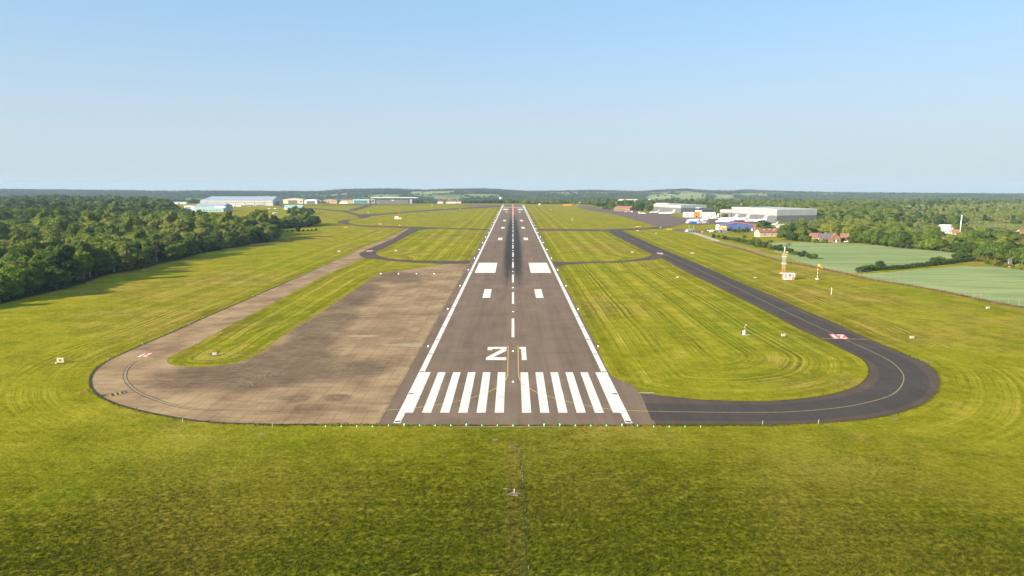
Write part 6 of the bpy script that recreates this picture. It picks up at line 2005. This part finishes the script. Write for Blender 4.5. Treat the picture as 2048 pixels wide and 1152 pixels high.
for (px, py, w_, lab) in ((691, 455.5, 4.2, "yellow sign board at the outer side of the western bend"), (760.5, 449.2, 4.4, "dull yellow sign board inside the western bend"), (1275.5, 454.6, 6.5, "yellow sign board above the crossing taxiway on the right"),
                          (1339, 460.2, 5.6, "yellow sign board below the apron corner"), (1404.5, 465.3, 2.0, "small yellow sign beside the access road"), (672, 407.8, 5.0, "yellow sign before the sandy orange building"), (727, 407.8, 3.6, "yellow sign before the glossy teal hangar"),
                          (891, 418.2, 3.4, "yellow sign by the far diagonal taxiway, left one"), (920, 418.0, 3.4, "yellow sign by the far diagonal taxiway, right one"), (799, 452.0, 1.6, "small yellow marker beside the western cross taxiway"), (1321, 456.2, 1.6, "small yellow marker at the apron corner")):
    o = board(px, py, w_, 1.15, lab, 'yellow', .05, 'black_paint', .3, "guidance_sign")
    if w_ > 3:
        for k in range(3):
            MB().box(-w_ * .3 + k * w_ * .25, -w_ * .3 + k * w_ * .25 + w_ * .10, -.27, -.22, .55, 1.2).build("black_character", M['black_paint'], o)
# yellow and white framed sign by the western loop
o = board(121.5, 726.5, 1.75, 1.25, "white framed yellow sign on the grass beside the western loop", 'white', .15, 'white', .25, "guidance_sign", .35)
MB().box(-.45, .45, -.24, -.17, .45, 1.3).build("yellow_face", M['yellow'], o)
MB().box(-.2, .2, -.27, -.235, .65, 1.1).build("black_character", M['black_paint'], o)
o = board(113, 727.5, .5, .35, "small pale box left of the yellow sign by the western loop", 'offwhite', .1, 'cream', .05, "junction_box")
o["category"] = "box"

# ------------------------------------------------------------------ lights
def light_unit(name, label, lamp, group, h=.32, r=.11, stem='offwhite'):
    root = empty(name, (0, 0, 0), 0, label, "light", group)
    MB().tube((0, 0, 0), (0, 0, h), .045, n=6).build("stem", M[stem], root)
    MB().lathe_z([(h - .02, r * .8), (h + .05, r), (h + .05 + r * 1.2, r * .75), (h + .05 + r * 1.6, r * .1)], 8).build("lamp", M[lamp], root, True)
    return root


tl = light_unit("threshold_light", "x", 'green_lamp', "green lights along the runway threshold", .34, .075)
for i in range(-12, 13):
    o = tl if i == -12 else copy_tree(tl)
    yy = P(1026, 852.5).y - (.8 if abs(i) > 8 else .25)
    o.location = (i * 3.0, yy, 0); o.scale = (.72 + .38 * (i in (2, 3, -3, -7, 7)),) * 3
    o["label"] = "green threshold light exactly on the runway centreline" if i == 0 else f"{nth(abs(i))} green threshold light {'left' if i < 0 else 'right'} of the runway centreline"
el = light_unit("edge_light", "x", 'white_lamp', "white lights along the runway edges", .30, .14)
first = True
for i in range(24):
    for s in (-1, 1):
        if yT + 60 * i + 60 > yE: continue
        o = el if first else copy_tree(el); first = False
        o.location = (s * 24.4 - (.7 if s < 0 else 0) * 0, 132 + 60 * (i + 1), 0)
        o.scale = (1 + .045 * i,) * 3
        o["label"] = f"{nth(i + 1)} white edge light from the threshold on the {'left' if s < 0 else 'right'} runway edge"
for i, px in enumerate((761.5, 797, 833, 868.5)):
    o = copy_tree(el); o.location = P(px, 549); o.scale = (1.15,) * 3
    o["group"] = "lights at the far edge of the concrete apron"
    o["label"] = f"{nth(i + 1)} white light from the left at the far edge of the old concrete apron"
cl = empty("centre_light", (0, 0, 0), 0, "x", "light", "flush lights down the runway centreline")
MB().lathe_z([(.05, .17), (.10, .16), (.13, .09)], 10).build("lamp", M['white_lamp'], cl)
cr = empty("centre_light", (0, 0, 0), 0, "x", "light", "red flush lights at the far end of the centreline")
MB().lathe_z([(.05, .30), (.18, .28), (.30, .10)], 10).build("lamp", M['red_lamp'], cr)
ys_ = [P(1026, 764).y, P(1026, 703).y] + [P(1026, 624).y + 59.8 * i for i in range(16)]
for i, yy in enumerate(ys_):
    o = cl if i == 0 else copy_tree(cl)
    o.location = (0, yy, .03); o.scale = (1 + .05 * i,) * 3
    o["label"] = f"{nth(i + 1)} white centreline light from the threshold"
y = 1110; i = 0
while y < yE:
    o = cr if i == 0 else copy_tree(cr)
    o.location = (0, y, .03); o.scale = (1.0 + .03 * i,) * 3
    i += 1; o["label"] = f"{nth(i)} red centreline light towards the far runway end"
    y += 22
# taxiway edge markers and the white post in the meadow
tmk = empty("taxiway_marker", (0, 0, 0), 0, "x", "marker", "small posts along the western track")
MB().tube((0, 0, 0), (0, 0, .55), .06, n=6).build("stem", M['offwhite'], tmk); MB().tube((0, 0, .55), (0, 0, .75), .1, n=6).build("cap", M['metal'], tmk)
for i, (px, py, lab) in enumerate(((216, 722, "small pale post at the left end of the western hold bar"), (286, 690, "small pale post on the outer edge just above the western hold bar"), (378, 650, "second small pale post up the outer edge of the western track"),
                                   (388.5, 688, "small pale post on the inner edge of the western track"), (365.5, 843.5, "small pale post on the near edge of the western loop"), (545, 853, "small pale post at the near edge where the loop meets the apron"),
                                   (505, 593.5, "small pale post on the outer edge halfway up the western track"), (1525, 849, "small pale post on the near edge of the eastern loop"), (1637, 847, "second small pale post on the near edge of the eastern loop"))):
    o = tmk if i == 0 else copy_tree(tmk)
    o.location = P(px, py); o["label"] = lab
q = P(1028.5, 987)
o = empty("approach_post", q, 0, "short white post standing in the bare chalky patch of the meadow", "post")
MB().tube((0, 0, 0), (0, 0, .62), .05, n=8).build("stem", M['white'], o); MB().tube((0, 0, .62), (0, 0, .72), .07, n=8).build("cap", M['white'], o)

# pylons on the skyline
for i, (xw, yw, h) in enumerate(((-680, 5600, 48), (1620, 5000, 60), (1640, 5050, 52))):
    z = float(H(xw, yw)); o = empty("pylon", (xw, yw, z), 0, ["faint lattice pylon on the skyline left of the runway", "left one of the pair of faint masts on the right skyline", "right one of the pair of faint masts on the right skyline"][i], "pylon")
    q_ = MB()
    for (x, y) in ((-3, -3), (3, -3), (3, 3), (-3, 3)): q_.tube((x, y, 0), (x * .15, y * .15, h), .3, n=4)
    for k in range(8):
        f = 1 - k / 8 * .85; g_ = 1 - (k + 1) / 8 * .85
        q_.tube((-3 * f, -3 * f, h * k / 8), (3 * g_, -3 * g_, h * (k + 1) / 8), .2, n=4)
    q_.build("frame", M['metal'], o)
    MB().box(-7, 7, -.3, .3, h * .8, h * .8 + .6).build("cross_arm", M['metal'], o)

# ------------------------------------------------------------------ haze
hz = MB().box(-9100, 9100, -1600, 11100, -140, 100).build("haze", None)
hz["kind"] = "stuff"; hz["label"] = "thin pale summer haze over the airfield and the far hills"; hz["category"] = "haze"
hmat = bpy.data.materials.new("haze"); hmat.use_nodes = True
hn = hmat.node_tree
for n in list(hn.nodes): hn.nodes.remove(n)
ho = hn.nodes.new("ShaderNodeOutputMaterial"); hv_ = hn.nodes.new("ShaderNodeVolumePrincipled")
hv_.inputs["Color"].default_value = (0.53, 0.73, 0.94, 1)
hv_.inputs["Density"].default_value = 0.000078
hv_.inputs["Anisotropy"].default_value = 0.0
hn.links.new(hv_.outputs[0], ho.inputs["Volume"])
hz.data.materials.append(hmat)
hz.visible_shadow = True
